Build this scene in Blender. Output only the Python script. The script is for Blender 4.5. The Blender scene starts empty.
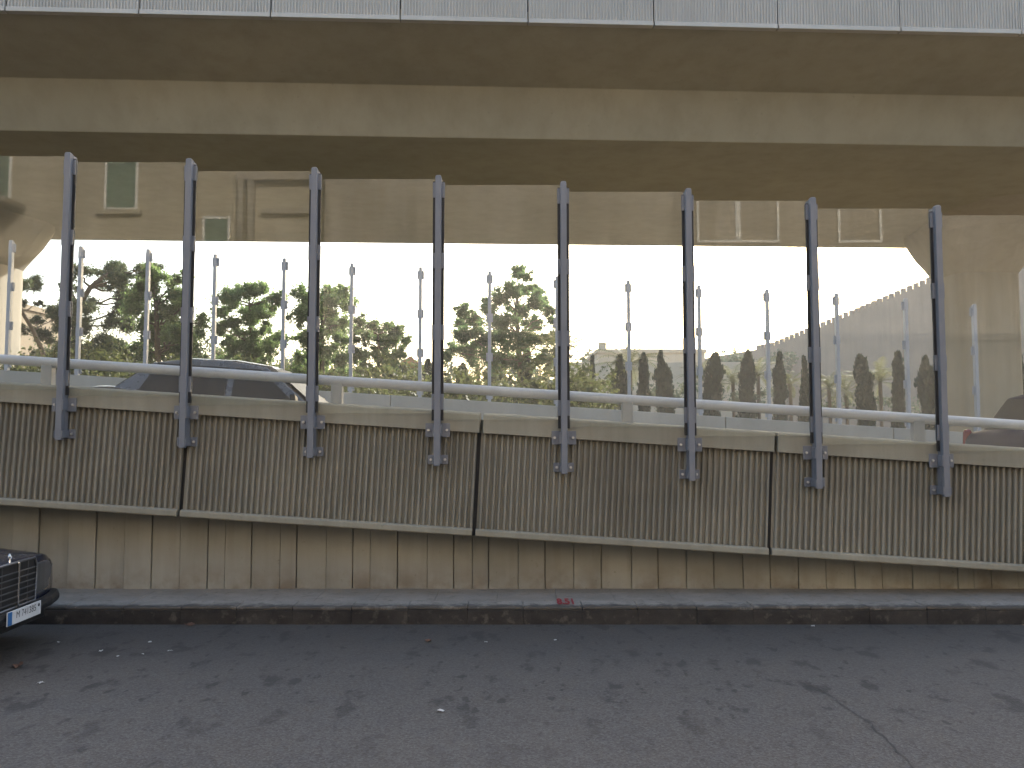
import bpy, bmesh, math, random
from mathutils import Vector, Matrix, noise as mnoise
R = math.radians
rnd = random.Random(7)
sc = bpy.context.scene
col = sc.collection

# ------------------------------------------------------------------ camera
W, H, F = 1024, 768, 900.0
CAM_H = 1.84
cam_d = bpy.data.cameras.new("camera")
cam = bpy.data.objects.new("camera", cam_d)
col.objects.link(cam)
cam_d.sensor_width = 36.0
cam_d.lens = 36.0 * F / W
cam_d.clip_start = 0.05
cam_d.clip_end = 3000
PITCH, ROLL = R(4.0), 0.0
SHIFT = -27.0 / W
cam_d.shift_y = SHIFT
M = Matrix.Rotation(R(90) + PITCH, 4, 'X') @ Matrix.Rotation(-ROLL, 4, 'Z')
cam.matrix_world = Matrix.Translation((0, 0, CAM_H)) @ M
sc.camera = cam
M3 = M.to_3x3()
EYE = Vector((0, 0, CAM_H))


def ray(px, py):
    x = (px - W / 2) / F
    y = -(py - H / 2 - SHIFT * W) / F
    return (M3 @ Vector((x, y, -1.0))).normalized()


def P(px, py, Y):
    """the point of the place seen at a pixel on the plane y = Y"""
    d = ray(px, py)
    return EYE + d * (Y / d.y)


def PXm(Y):
    return F / Y


# ------------------------------------------------------------------ helpers
def tag(o, label=None, cat=None, group=None, kind=None):
    if label: o['label'] = label
    if cat: o['category'] = cat
    if group: o['group'] = group
    if kind: o['kind'] = kind
    return o


def empty(name, loc, rz=0.0):
    o = bpy.data.objects.new(name, None)
    o.location = loc
    o.rotation_euler = (0, 0, rz)
    o.empty_display_size = 0.2
    col.objects.link(o)
    return o


class MB:
    def __init__(s):
        s.v = []; s.f = []; s.c = []

    def add(s, vs, fs, c=None):
        n = len(s.v)
        s.v += [tuple(v) for v in vs]
        for f in fs:
            s.f.append(tuple(i + n for i in f)); s.c.append(c)
        return s

    def hexa(s, p, c=None):          # 4 bottom, 4 top
        return s.add(p, [(3, 2, 1, 0), (4, 5, 6, 7), (0, 1, 5, 4), (1, 2, 6, 5), (2, 3, 7, 6), (3, 0, 4, 7)], c)

    def box(s, x0, x1, y0, y1, z0, z1, c=None):
        return s.hexa([(x0, y0, z0), (x1, y0, z0), (x1, y1, z0), (x0, y1, z0),
                       (x0, y0, z1), (x1, y0, z1), (x1, y1, z1), (x0, y1, z1)], c)

    def prism(s, poly, axis, a, b):
        """poly: 2D outline swept along an axis (x: poly=(y,z); y: poly=(x,z); z: poly=(x,y))"""
        def mk(p, t):
            return {'x': (t, p[0], p[1]), 'y': (p[0], t, p[1]), 'z': (p[0], p[1], t)}[axis]
        n = len(poly)
        vs = [mk(p, a) for p in poly] + [mk(p, b) for p in poly]
        fs = [tuple(range(n)), tuple(range(2 * n - 1, n - 1, -1))]
        for i in range(n):
            j = (i + 1) % n
            fs.append((i, n + i, n + j, j))
        return s.add(vs, fs)

    def tube(s, pts, rad, n=10, cap=True):
        pts = [Vector(p) for p in pts]
        if not isinstance(rad, (list, tuple)): rad = [rad] * len(pts)
        rings = []
        prev = None
        for i, p in enumerate(pts):
            a = pts[max(i - 1, 0)]; b = pts[min(i + 1, len(pts) - 1)]
            t = (b - a).normalized()
            if prev is None:
                u = t.orthogonal().normalized()
            else:
                u = (prev - t * prev.dot(t))
                u = u.normalized() if u.length > 1e-6 else t.orthogonal().normalized()
            prev = u
            w = t.cross(u)
            rings.append([p + (u * math.cos(k * 2 * math.pi / n) + w * math.sin(k * 2 * math.pi / n)) * rad[i] for k in range(n)])
        vs = [v for r in rings for v in r]
        fs = []
        for i in range(len(pts) - 1):
            for k in range(n):
                k2 = (k + 1) % n
                fs.append((i * n + k, i * n + k2, (i + 1) * n + k2, (i + 1) * n + k))
        if cap:
            fs.append(tuple(range(n - 1, -1, -1)))
            fs.append(tuple((len(pts) - 1) * n + k for k in range(n)))
        return s.add(vs, fs)

    def build(s, name, mat, parent=None, smooth=False, bevel=0.0, loc=None, seg=2, recalc=True, sub=0):
        me = bpy.data.meshes.new(name)
        me.from_pydata(s.v, [], s.f)
        if recalc:
            bm = bmesh.new(); bm.from_mesh(me)
            bmesh.ops.recalc_face_normals(bm, faces=bm.faces)
            bm.to_mesh(me); bm.free()
        if any(c is not None for c in s.c):
            at = me.color_attributes.new("tint", 'FLOAT_COLOR', 'CORNER')
            i = 0
            for p, c in zip(me.polygons, s.c):
                for _ in range(p.loop_total):
                    at.data[i].color = (c, c, c, 1) if c is not None else (.5, .5, .5, 1)
                    i += 1
        me.materials.append(mat)
        if smooth:
            for p in me.polygons: p.use_smooth = True
        o = bpy.data.objects.new(name, me)
        col.objects.link(o)
        if parent: o.parent = parent
        if loc: o.location = loc
        if sub:
            m = o.modifiers.new("sub", 'SUBSURF'); m.levels = sub; m.render_levels = sub
        if bevel:
            m = o.modifiers.new("bev", 'BEVEL'); m.width = bevel; m.segments = seg; m.limit_method = 'ANGLE'; m.angle_limit = R(40)
        return o


# ------------------------------------------------------------------ materials
class NT:
    def __init__(s, name):
        s.m = bpy.data.materials.new(name); s.m.use_nodes = True
        s.t = s.m.node_tree; s.t.nodes.clear()
        s.out = s.n('ShaderNodeOutputMaterial')

    def n(s, ty, **kw):
        nd = s.t.nodes.new(ty)
        for k, v in kw.items():
            if k.startswith('i_'):
                key = k[2:]
                key = int(key) if key.isdigit() else key.replace('_', ' ')
                nd.inputs[key].default_value = v
            else: setattr(nd, k, v)
        return nd

    def l(s, a, b): s.t.links.new(a, b)

    def math(s, op, a, b=None, clamp=False):
        nd = s.n('ShaderNodeMath', operation=op, use_clamp=clamp)
        for i, v in enumerate((a, b)):
            if v is None: continue
            if isinstance(v, (int, float)): nd.inputs[i].default_value = v
            else: s.l(v, nd.inputs[i])
        return nd.outputs[0]

    def pos(s, scale=(1, 1, 1), loc=(0, 0, 0)):
        g = s.n('ShaderNodeNewGeometry')
        mp = s.n('ShaderNodeMapping')
        mp.inputs['Scale'].default_value = scale
        mp.inputs['Location'].default_value = loc
        s.l(g.outputs['Position'], mp.inputs['Vector'])
        return mp.outputs[0]

    def noise(s, scale, detail=5, rough=.6, vec=None, dist=0.0):
        nd = s.n('ShaderNodeTexNoise')
        nd.inputs['Scale'].default_value = scale; nd.inputs['Detail'].default_value = detail
        nd.inputs['Roughness'].default_value = rough; nd.inputs['Distortion'].default_value = dist
        s.l(vec if vec is not None else s.pos(), nd.inputs['Vector'])
        return nd.outputs['Fac']

    def ramp(s, fac, stops):
        r = s.n('ShaderNodeValToRGB')
        e = r.color_ramp.elements
        while len(e) < len(stops): e.new(0.5)
        for k, (p, c) in enumerate(stops):
            e[k].position = p
            e[k].color = (c, c, c, 1) if isinstance(c, (int, float)) else (*c, 1)
        s.l(fac, r.inputs[0])
        return r.outputs[0]

    def mix(s, fac, a, b, bt='MIX'):
        nd = s.n('ShaderNodeMix', data_type='RGBA', blend_type=bt)
        for i, v in ((0, fac), (6, a), (7, b)):
            if isinstance(v, (int, float)): nd.inputs[i].default_value = v
            elif isinstance(v, tuple): nd.inputs[i].default_value = (*v, 1)
            else: s.l(v, nd.inputs[i])
        return nd.outputs[2]

    def bump(s, h, strength=.3, dist=.01):
        b = s.n('ShaderNodeBump'); b.inputs['Strength'].default_value = strength; b.inputs['Distance'].default_value = dist
        s.l(h, b.inputs['Height'])
        return b.outputs[0]

    def done(s, color, rough=.6, metal=0, nrm=None, spec=.5, coat=0):
        p = s.n('ShaderNodeBsdfPrincipled')
        if isinstance(color, tuple): p.inputs['Base Color'].default_value = (*color, 1)
        else: s.l(color, p.inputs['Base Color'])
        if isinstance(rough, (int, float)): p.inputs['Roughness'].default_value = rough
        else: s.l(rough, p.inputs['Roughness'])
        p.inputs['Metallic'].default_value = metal
        p.inputs['Specular IOR Level'].default_value = spec
        p.inputs['Coat Weight'].default_value = coat
        if nrm is not None: s.l(nrm, p.inputs['Normal'])
        s.l(p.outputs[0], s.out.inputs[0])
        return s.m


def concrete(name, base, var=.22, streak=.25, rough=.85, spec=.25, scale=1.0, bump=.35):
    t = NT(name)
    big = t.noise(.55 * scale, 6, .6)
    st = t.noise(1.0, 5, .65, vec=t.pos((5 * scale, 5 * scale, .35 * scale)))
    fine = t.noise(55, 4, .7)
    grain = t.noise(230, 2, .6)
    dark = tuple(c * (1 - var) for c in base)
    lite = tuple(min(1, c * (1 + var * .6)) for c in base)
    c = t.mix(t.ramp(big, [(.3, 0.), (.7, 1.)]), dark, lite)
    c = t.mix(t.ramp(st, [(.42, 0.), (.75, streak)]), c, tuple(k * .45 for k in (base[0], base[1] * .93, base[2] * .82)))
    c = t.mix(t.ramp(fine, [(.35, .25), (.6, 0.)]), c, dark)
    pits = t.ramp(t.noise(14, 3, .5), [(.68, 0.), (.74, .45)])
    c = t.mix(pits, c, tuple(k * .6 for k in base))
    h = t.math('ADD', fine, t.math('MULTIPLY', grain, .5))
    return t.done(c, rough, 0, t.bump(h, bump, .004), spec)


def paint(name, base, rough=.4, metal=0, dirt=.3, spec=.5, coat=0, dirtcol=(.12, .10, .08)):
    t = NT(name)
    nz = t.noise(3.0, 6, .65)
    c = t.mix(t.ramp(nz, [(.45, 0.), (.8, dirt)]), base, dirtcol)
    st = t.noise(1.0, 4, .6, vec=t.pos((30, 30, 1.5)))
    c = t.mix(t.ramp(st, [(.5, 0.), (.8, dirt * .6)]), c, tuple(k * .6 for k in base))
    rg = t.ramp(nz, [(.3, rough * .85), (.8, min(1, rough * 1.5))])
    return t.done(c, rg, metal, t.bump(t.noise(180, 2, .5), .06, .002), spec, coat)


MAT = {}
MAT['ramp_conc'] = concrete('ramp concrete', (.305, .285, .225), .2, .35, scale=1.4)
MAT['rib_conc'] = concrete('ribbed concrete', (.285, .265, .215), .25, .35, scale=1.4)
MAT['wall_far'] = concrete('far parapet concrete', (.36, .35, .32), .15, .2)
MAT['viaduct'] = concrete('viaduct concrete', (.355, .325, .248), .16, .3, scale=.35, bump=.15)
MAT['viaduct_panel'] = concrete('viaduct panel concrete', (.46, .43, .385), .1, .2, scale=.6)
MAT['pier'] = concrete('pier concrete', (.35, .315, .26), .12, .25, scale=.5)
MAT['sandstone'] = concrete('sandstone', (.265, .212, .172), .16, .2, scale=.4)
MAT['sandstone_pale'] = concrete('pale sandstone', (.47, .40, .31), .15, .2, scale=.4)
MAT['sandstone_sun'] = concrete('warm sandstone', (.23, .185, .13), .15, .2, scale=.4)
MAT['plaster'] = concrete('beige plaster', (.42, .37, .285), .2, .5, scale=.5, bump=.06)
MAT['plaster_grey'] = concrete('weathered plaster', (.36, .32, .27), .35, .9, scale=.9, bump=.06)
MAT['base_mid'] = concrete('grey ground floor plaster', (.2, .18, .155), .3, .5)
MAT['base_shaded'] = concrete('ground floor darkened as shade', (.065, .058, .05), .3, .4)  # lower storeys coloured dark in place of shade, to dim their mirror image
MAT['dark_gap'] = NT('joint sealant').done((.018, .017, .016), .9)
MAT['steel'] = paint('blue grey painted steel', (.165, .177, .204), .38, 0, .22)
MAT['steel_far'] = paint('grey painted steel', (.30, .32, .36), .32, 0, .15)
MAT['bolt'] = paint('zinc bolt', (.55, .55, .55), .3, .8, .2)
MAT['seam'] = NT('worn seam').done((.05, .045, .04), .9)
MAT['dull_metal'] = paint('dull metal', (.16, .16, .165), .35, .6, .3)
MAT['gasket'] = NT('black rubber').done((.012, .012, .013), .6)
MAT['rail'] = paint('grey painted rail', (.5, .5, .52), .3, 0, .25)
MAT['rail_post'] = paint('grey rail post', (.32, .32, .32), .5, 0, .35)
MAT['chrome'] = NT('chrome').done((.75, .75, .76), .12, 1)
MAT['black_plastic'] = NT('black plastic').done((.016, .016, .017), .45)
MAT['tyre'] = concrete('tyre rubber', (.022, .021, .021), .3, .2, .9)
MAT['car_glass'] = NT('tinted car glass').done((.02, .017, .015), .35, 0, None, .15)
MAT['lens'] = NT('headlamp glass').done((.06, .062, .064), .3, 0, None, .4)
MAT['amber'] = NT('amber lens').done((.5, .16, .02), .2)
MAT['red_lens'] = NT('red lens').done((.20, .02, .025), .2)
MAT['plate_white'] = paint('number plate white', (.55, .56, .57), .4, 0, .25)
MAT['plate_blue'] = NT('number plate blue').done((.03, .12, .30), .4)
MAT['ink'] = NT('black ink').done((.02, .02, .025), .6)
MAT['red_paint'] = NT('faded red paint').done((.30, .035, .04), .8)
MAT['navy_paint'] = paint('dark navy car paint', (.012, .017, .034), .22, 0, .18, .6, .6, (.06, .055, .05))
MAT['brown_paint'] = paint('dark brown grey car paint', (.05, .042, .038), .25, 0, .2, .6, .6)
MAT['violet_paint'] = paint('dark violet blue car paint', (.016, .014, .03), .5, 0, .1, .08, 0)
MAT['shutter'] = paint('green shutters', (.10, .20, .16), .6, 0, .3)
MAT['window_glass'] = NT('dark window').done((.03, .035, .04), .08, 0, None, .7)
MAT['white_frame'] = paint('white frame', (.75, .74, .7), .5, 0, .1)
MAT['iron'] = NT('wrought iron').done((.03, .03, .03), .5)
MAT['tile'] = concrete('terracotta tiles', (.36, .15, .08), .3, .3)
MAT['paper'] = NT('paper scrap').done((.5, .49, .47), .8)
MAT['leaf_litter'] = NT('dry leaf').done((.10, .05, .03), .8)
MAT['cable'] = NT('black cable').done((.02, .02, .02), .6)


def strip_wall_mat():
    t = NT('board marked concrete')
    base = (.312, .298, .252)
    big = t.noise(.8, 6, .6)
    g = t.n('ShaderNodeVertexColor'); g.layer_name = 'tint'
    st = t.noise(1.0, 5, .65, vec=t.pos((9, 9, .6)))
    fine = t.noise(60, 4, .7)
    c = t.mix(t.ramp(big, [(.3, 0.), (.7, 1.)]), tuple(k * .8 for k in base), tuple(k * 1.12 for k in base))
    c = t.mix(1.0, c, t.ramp(g.outputs[0], [(0, .95), (1, 1.05)]), 'MULTIPLY')
    c = t.mix(t.ramp(st, [(.48, 0.), (.78, .28)]), c, (.16, .142, .11))
    # rust and splash marks near the foot of the wall
    gp = t.n('ShaderNodeNewGeometry'); sx = t.n('ShaderNodeSeparateXYZ'); t.l(gp.outputs['Position'], sx.inputs[0])
    low = t.math('SUBTRACT', .42, sx.outputs[2])
    low = t.math('MULTIPLY', low, 4.0, True)
    low = t.math('MULTIPLY', low, t.ramp(t.noise(4, 4, .6), [(.42, 0.), (.65, .8)]))
    c = t.mix(low, c, (.18, .14, .10))
    c = t.mix(t.ramp(t.noise(22, 3, .5), [(.68, 0.), (.76, .5)]), c, (.16, .13, .09))
    return t.done(c, .85, 0, t.bump(fine, .35, .004), .25)


def asphalt_mat():
    t = NT('old asphalt')
    big = t.noise(.35, 6, .62)
    mid = t.noise(2.6, 6, .65, vec=t.pos((.9, 1.0, 1)))
    agg = t.n('ShaderNodeTexVoronoi'); agg.inputs['Scale'].default_value = 75
    t.l(t.pos(), agg.inputs['Vector'])
    c = t.mix(t.ramp(big, [(.3, 0.), (.7, 1.)]), (.072, .0605, .0475), (.104, .089, .072))
    c = t.mix(t.ramp(mid, [(.38, .4), (.6, 0.)]), c, (.055, .05, .047))
    stone = t.ramp(agg.outputs['Color'], [(.2, 0.), (.95, .65)])
    c = t.mix(stone, c, (.175, .162, .15))
    c = t.mix(t.ramp(t.noise(140, 2, .6), [(.35, .5), (.55, 0.)]), c, (.035, .034, .034))
    gp = t.n('ShaderNodeNewGeometry'); sx = t.n('ShaderNodeSeparateXYZ'); t.l(gp.outputs['Position'], sx.inputs[0])
    # oil drips where cars park along the kerb
    band = t.n('ShaderNodeMapRange', interpolation_type='SMOOTHSTEP'); t.l(sx.outputs[1], band.inputs[0])
    band.inputs[1].default_value = 4.3; band.inputs[2].default_value = 6.6
    oil = t.ramp(t.noise(2.2, 5, .6, vec=t.pos((1.9, 1.0, 1), (3.1, .6, 0))), [(.57, 0.), (.64, .75)])
    oil2 = t.ramp(t.noise(6.5, 3, .5, vec=t.pos((1.5, .8, 1))), [(.62, 0.), (.68, .8)])
    oil = t.math('MAXIMUM', oil, oil2)
    c = t.mix(t.math('MULTIPLY', oil, band.outputs[0]), c, (.022, .02, .019))
    drip = t.ramp(t.noise(5.0, 2, .4, vec=t.pos((1.7, .9, 1), (9, 4, 0))), [(.70, 0.), (.745, .6)])
    c = t.mix(drip, c, (.025, .024, .023))
    gut = t.n('ShaderNodeMapRange', interpolation_type='SMOOTHSTEP'); t.l(sx.outputs[1], gut.inputs[0])
    gut.inputs[1].default_value = 5.2; gut.inputs[2].default_value = 7.9; gut.inputs[4].default_value = .6
    c = t.mix(gut.outputs[0], c, (.055, .05, .045))
    h = t.math('ADD', agg.outputs['Distance'], t.math('MULTIPLY', t.noise(160, 3, .6), .6))
    return t.done(c, .82, 0, t.bump(h, .5, .006), .35)


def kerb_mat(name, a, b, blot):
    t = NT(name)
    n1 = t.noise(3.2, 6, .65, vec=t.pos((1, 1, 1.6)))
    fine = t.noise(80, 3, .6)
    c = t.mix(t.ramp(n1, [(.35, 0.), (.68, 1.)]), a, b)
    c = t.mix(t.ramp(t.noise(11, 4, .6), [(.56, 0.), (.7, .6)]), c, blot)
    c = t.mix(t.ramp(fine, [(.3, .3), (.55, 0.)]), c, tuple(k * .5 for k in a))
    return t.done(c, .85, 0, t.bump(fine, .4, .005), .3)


def leaf_mat(name, dark, lite, trans=.35):
    t = NT(name)
    g = t.n('ShaderNodeVertexColor'); g.layer_name = 'tint'
    c = t.mix(g.outputs[0], dark, lite)
    d = t.n('ShaderNodeBsdfDiffuse'); tr = t.n('ShaderNodeBsdfTranslucent'); gl = t.n('ShaderNodeBsdfGlossy')
    gl.inputs['Roughness'].default_value = .5
    t.l(c, d.inputs[0])
    c2 = t.mix(.5, c, tuple(min(1, k * 1.5) for k in lite))
    t.l(c2, tr.inputs[0])
    m1 = t.n('ShaderNodeMixShader'); m1.inputs[0].default_value = trans
    t.l(d.outputs[0], m1.inputs[1]); t.l(tr.outputs[0], m1.inputs[2])
    m2 = t.n('ShaderNodeMixShader'); m2.inputs[0].default_value = .04
    t.l(m1.outputs[0], m2.inputs[1]); t.l(gl.outputs[0], m2.inputs[2])
    t.l(m2.outputs[0], t.out.inputs[0])
    return t.m


def glass_mat(name, f0=.06, dust=.05, streaks=True):
    """clear pane: straight-through light, mirror reflection that grows with angle, a film of dust"""
    t = NT(name)
    tr = t.n('ShaderNodeBsdfTransparent'); tr.inputs[0].default_value = (.965, .98, .97, 1)
    gl = t.n('ShaderNodeBsdfGlossy'); gl.inputs['Roughness'].default_value = .0
    lw = t.n('ShaderNodeLayerWeight'); lw.inputs[0].default_value = .5
    fr = t.math('ADD', f0, t.math('MULTIPLY', t.math('POWER', lw.outputs['Facing'], 5.0), 1 - f0))
    m1 = t.n('ShaderNodeMixShader'); t.l(fr, m1.inputs[0]); t.l(tr.outputs[0], m1.inputs[1]); t.l(gl.outputs[0], m1.inputs[2])
    df = t.n('ShaderNodeBsdfDiffuse'); df.inputs[0].default_value = (.62, .58, .5, 1)
    tl = t.n('ShaderNodeBsdfTranslucent'); tl.inputs[0].default_value = (.62, .58, .5, 1)
    m0 = t.n('ShaderNodeMixShader'); m0.inputs[0].default_value = .35
    t.l(df.outputs[0], m0.inputs[1]); t.l(tl.outputs[0], m0.inputs[2])
    nz = t.noise(1.3, 6, .65, vec=t.pos((1.6, 1, .5)))
    n2 = t.noise(9, 4, .7)
    amt = t.math('ADD', t.ramp(nz, [(.3, dust * .5), (.75, dust * 1.7)]), t.ramp(n2, [(.55, 0.), (.8, dust * .7)]))
    m2 = t.n('ShaderNodeMixShader'); t.l(amt, m2.inputs[0]); t.l(m1.outputs[0], m2.inputs[1]); t.l(m0.outputs[0], m2.inputs[2])
    t.l(m2.outputs[0], t.out.inputs[0])
    return t.m


MAT['strips'] = strip_wall_mat()
MAT['asphalt'] = asphalt_mat()
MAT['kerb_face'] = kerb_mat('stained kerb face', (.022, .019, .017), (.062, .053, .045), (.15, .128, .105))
def kerb_top_mat():
    t = NT('worn kerb stone')
    n1 = t.noise(3.2, 6, .65); fine = t.noise(80, 3, .6)
    c = t.mix(t.ramp(n1, [(.35, 0.), (.68, 1.)]), (.25, .226, .194), (.35, .32, .277))
    gp = t.n('ShaderNodeNewGeometry'); sx = t.n('ShaderNodeSeparateXYZ'); t.l(gp.outputs['Position'], sx.inputs[0])
    # tyre and splash grime with a ragged border creeping in from the street edge
    e = t.math('SUBTRACT', sx.outputs[1], KERB_LINE)
    e = t.math('ADD', e, t.math('MULTIPLY', t.math('SUBTRACT', t.noise(6, 6, .7), .5), .5))
    c = t.mix(t.ramp(e, [(.02, .85), (.13, 0.)]), c, (.045, .04, .035))
    c = t.mix(t.ramp(t.noise(11, 4, .6), [(.56, 0.), (.7, .6)]), c, (.10, .09, .08))
    c = t.mix(t.ramp(fine, [(.3, .3), (.55, 0.)]), c, (.09, .085, .08))
    return t.done(c, .85, 0, t.bump(fine, .4, .005), .3)


_d = ray(512, 624.5); KERB_LINE = -CAM_H / _d.z * _d.y
MAT['kerb_top'] = kerb_top_mat()
MAT['paving'] = kerb_mat('sidewalk cement', (.245, .217, .182), (.325, .29, .248), (.15, .132, .11))
MAT['ground'] = kerb_mat('dry earth', (.13, .11, .075), (.2, .17, .12), (.08, .085, .04))
MAT['deck'] = kerb_mat('ramp asphalt', (.06, .06, .062), (.1, .1, .1), (.05, .05, .05))
MAT['pine'] = leaf_mat('pine needles', (.036, .054, .024), (.13, .16, .075), .4)
MAT['green'] = leaf_mat('olive green leaves', (.06, .095, .03), (.20, .29, .105), .55)
MAT['fresh'] = leaf_mat('fresh green leaves', (.055, .09, .03), (.18, .26, .095), .45)
MAT['euca'] = leaf_mat('grey green leaves', (.05, .085, .035), (.16, .25, .10), .55)
MAT['cypress'] = leaf_mat('cypress foliage', (.014, .022, .013), (.04, .055, .032), .15)
MAT['palm'] = leaf_mat('palm fronds', (.08, .085, .04), (.2, .2, .10), .3)
MAT['scrub'] = leaf_mat('scrub leaves', (.042, .052, .019), (.125, .14, .05), .35)
MAT['far_leaf'] = leaf_mat('distant leaves', (.05, .065, .04), (.12, .14, .09), .3)
MAT['bark'] = concrete('bark', (.16, .125, .095), .35, .4)
MAT['bark_pale'] = concrete('pale bark', (.27, .22, .17), .3, .4)
MAT['glass'] = glass_mat('clear glass pane', .036, .035)

# ------------------------------------------------------------------ world, sun
SUN = ray(922, -6)
el = math.asin(SUN.z); az = math.atan2(SUN.x, SUN.y)
wd = bpy.data.worlds.new("World"); sc.world = wd; wd.use_nodes = True
wt = wd.node_tree; wt.nodes.clear()
sky = wt.nodes.new('ShaderNodeTexSky'); sky.sky_type = 'NISHITA'; sky.sun_disc = False
sky.sun_elevation = el; sky.sun_rotation = az
sky.air_density = 1.0; sky.dust_density = 3.0; sky.ozone_density = 0.0
bg = wt.nodes.new('ShaderNodeBackground'); bg.inputs[1].default_value = .15
wo = wt.nodes.new('ShaderNodeOutputWorld')
wt.links.new(sky.outputs[0], bg.inputs[0]); wt.links.new(bg.outputs[0], wo.inputs[0])
sl = bpy.data.lights.new("sun", 'SUN'); sl.energy = 3.1; sl.angle = R(.53); sl.color = (1, .95, .87)
so = bpy.data.objects.new("sun", sl); col.objects.link(so)
so.rotation_euler = SUN.to_track_quat('Z', 'Y').to_euler()
so.location = (20, 40, 30)
sc.view_settings.view_transform = 'Standard'; sc.view_settings.look = 'None'
sc.view_settings.gamma = 1; sc.view_settings.use_curve_mapping = False
sc.view_settings.exposure = 1.9

# ------------------------------------------------------------------ haze volume added to imitate the glare veil towards the sun
HAZE = .00042
t = NT('added veil haze')
pv = t.n('ShaderNodeVolumePrincipled')
pv.inputs['Color'].default_value = (.93, .92, .92, 1); pv.inputs['Density'].default_value = HAZE; pv.inputs["Anisotropy"].default_value = .3
t.l(pv.outputs[0], t.out.inputs['Volume'])
b = MB(); b.box(-430, 430, -130, 530, -1.3, 40)
tag(b.build('haze', t.m), 'thin haze volume added to veil the view towards the sun', 'haze', kind='stuff')

# ------------------------------------------------------------------ ground, street
_d = ray(512, 624.5); Y_KERB = -CAM_H / _d.z * _d.y
Z_SIDE = P(512, 607, Y_KERB).z
_d = ray(512, 588.5); Y_WALL = (Z_SIDE - CAM_H) / _d.z * _d.y
print('kerb', Y_KERB, Z_SIDE, Y_WALL)
b = MB(); b.add([(-420, -120, -.02), (420, -120, -.02), (420, 520, -.02), (-420, 520, -.02)], [(0, 1, 2, 3)])
tag(b.build('ground', MAT['ground']), 'dry earth ground beyond the ramp and street', 'ground', kind='structure')
b = MB(); b.add([(-70, -9.5, 0), (70, -9.5, 0), (70, Y_KERB, 0), (-70, Y_KERB, 0)], [(0, 1, 2, 3)])
tag(b.build('street', MAT['asphalt']), 'worn grey asphalt street with oil stains in front of the kerb', 'street', kind='structure')
# crack in the asphalt: thin dark tar seam
b = MB()
cp = [(800, 680), (822, 690), (838, 702), (852, 712), (868, 722), (884, 738), (902, 756), (925, 778)]
pts = []
for (px, py) in cp:
    d = ray(px, py); q = EYE + d * (-EYE.z / d.z); pts.append(Vector((q.x, q.y, .004)))
fine = []
for i in range(len(pts) - 1):
    for k in range(6):
        q = pts[i].lerp(pts[i + 1], k / 6); fine.append(q + Vector((rnd.uniform(-.012, .012), rnd.uniform(-.012, .012), 0)))
for i in range(len(fine) - 1):
    w = rnd.uniform(.0015, .006)
    t = (fine[i + 1] - fine[i]).normalized(); nrm = Vector((-t.y, t.x, 0)) * w
    b.add([fine[i] - nrm, fine[i + 1] - nrm, fine[i + 1] + nrm, fine[i] + nrm], [(0, 1, 2, 3)])
tag(b.build('street_crack', MAT['seam']), 'thin dark crack running across the asphalt at right', 'crack', kind='structure')

# sidewalk behind the kerb + kerb stones
b = MB()
x = -40.0
while x < 40:
    w = .56 + rnd.uniform(-.04, .04)
    b.box(x, x + w - .0015, Y_KERB + .2565, Y_WALL + .12, -.05, Z_SIDE - .001 + rnd.uniform(-.0015, .0015))
    x += w
tag(b.build('sidewalk', MAT['paving'], bevel=.004), 'narrow cement sidewalk between kerb and wall', 'sidewalk', kind='structure')
b = MB(); bt = MB()
x = -40.0
while x < 40:
    w = .52 + rnd.uniform(-.02, .02)
    dy = rnd.uniform(-.004, .004); dz = rnd.uniform(-.004, .004)
    b.box(x, x + w - .0015, Y_KERB + dy, Y_KERB + .255, -.1, Z_SIDE - .03 + dz)
    bt.box(x, x + w - .0015, Y_KERB + .004 + dy, Y_KERB + .255, Z_SIDE - .0299 + dz, Z_SIDE + .004 + dz)
    x += w
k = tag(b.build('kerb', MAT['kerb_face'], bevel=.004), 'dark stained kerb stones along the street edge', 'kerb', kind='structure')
bt.build('kerb_top', MAT['kerb_top'], k, bevel=.012)
# opposite sidewalk behind the camera
b = MB(); b.box(-60, 60, -14, -9.5, -.1, .15)
tag(b.build('opposite_sidewalk', MAT['paving'], bevel=.01), 'sidewalk on the other side of the street', 'sidewalk', kind='structure')


def text_mesh(name, s, size, mat, mtx, parent=None, sx=1.0, ext=.0, off=0.0):
    cu = bpy.data.curves.new(name, 'FONT'); cu.body = s; cu.size = size; cu.offset = off; cu.extrude = ext
    cu.align_x = 'CENTER'; cu.align_y = 'CENTER'
    o = bpy.data.objects.new(name + '_tmp', cu); col.objects.link(o)
    bpy.context.view_layer.update()
    me = bpy.data.meshes.new_from_object(o.evaluated_get(bpy.context.evaluated_depsgraph_get()))
    bpy.data.objects.remove(o)
    me.transform(mtx @ Matrix.Diagonal((sx, 1, 1, 1)))
    me.materials.clear(); me.materials.append(mat)
    q = bpy.data.objects.new(name, me); col.objects.link(q)
    if parent: q.parent = parent
    return q


d = ray(566, 603); q = EYE + d * ((Z_SIDE - CAM_H) / d.z)
o = text_mesh('painted_number', '8.51', .15, MAT['red_paint'], Matrix.Translation((q.x, q.y - .0, Z_SIDE + .0135)), sx=.66, off=.006)
o.data.transform(Matrix.Translation((q.x, q.y, 0)) @ Matrix.Diagonal((1, 2.3, 1, 1)) @ Matrix.Translation((-q.x, -q.y, 0)))
tag(o, 'faded red number 8.51 painted on the kerb top', 'marking')

# ------------------------------------------------------------------ retaining wall under the ramp
SL = .0645


def zline(px, py, Y):
    """height at x = 0 of a ramp-parallel line that passes the pixel"""
    q = P(px, py, Y)
    return q.z + SL * q.x


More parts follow.
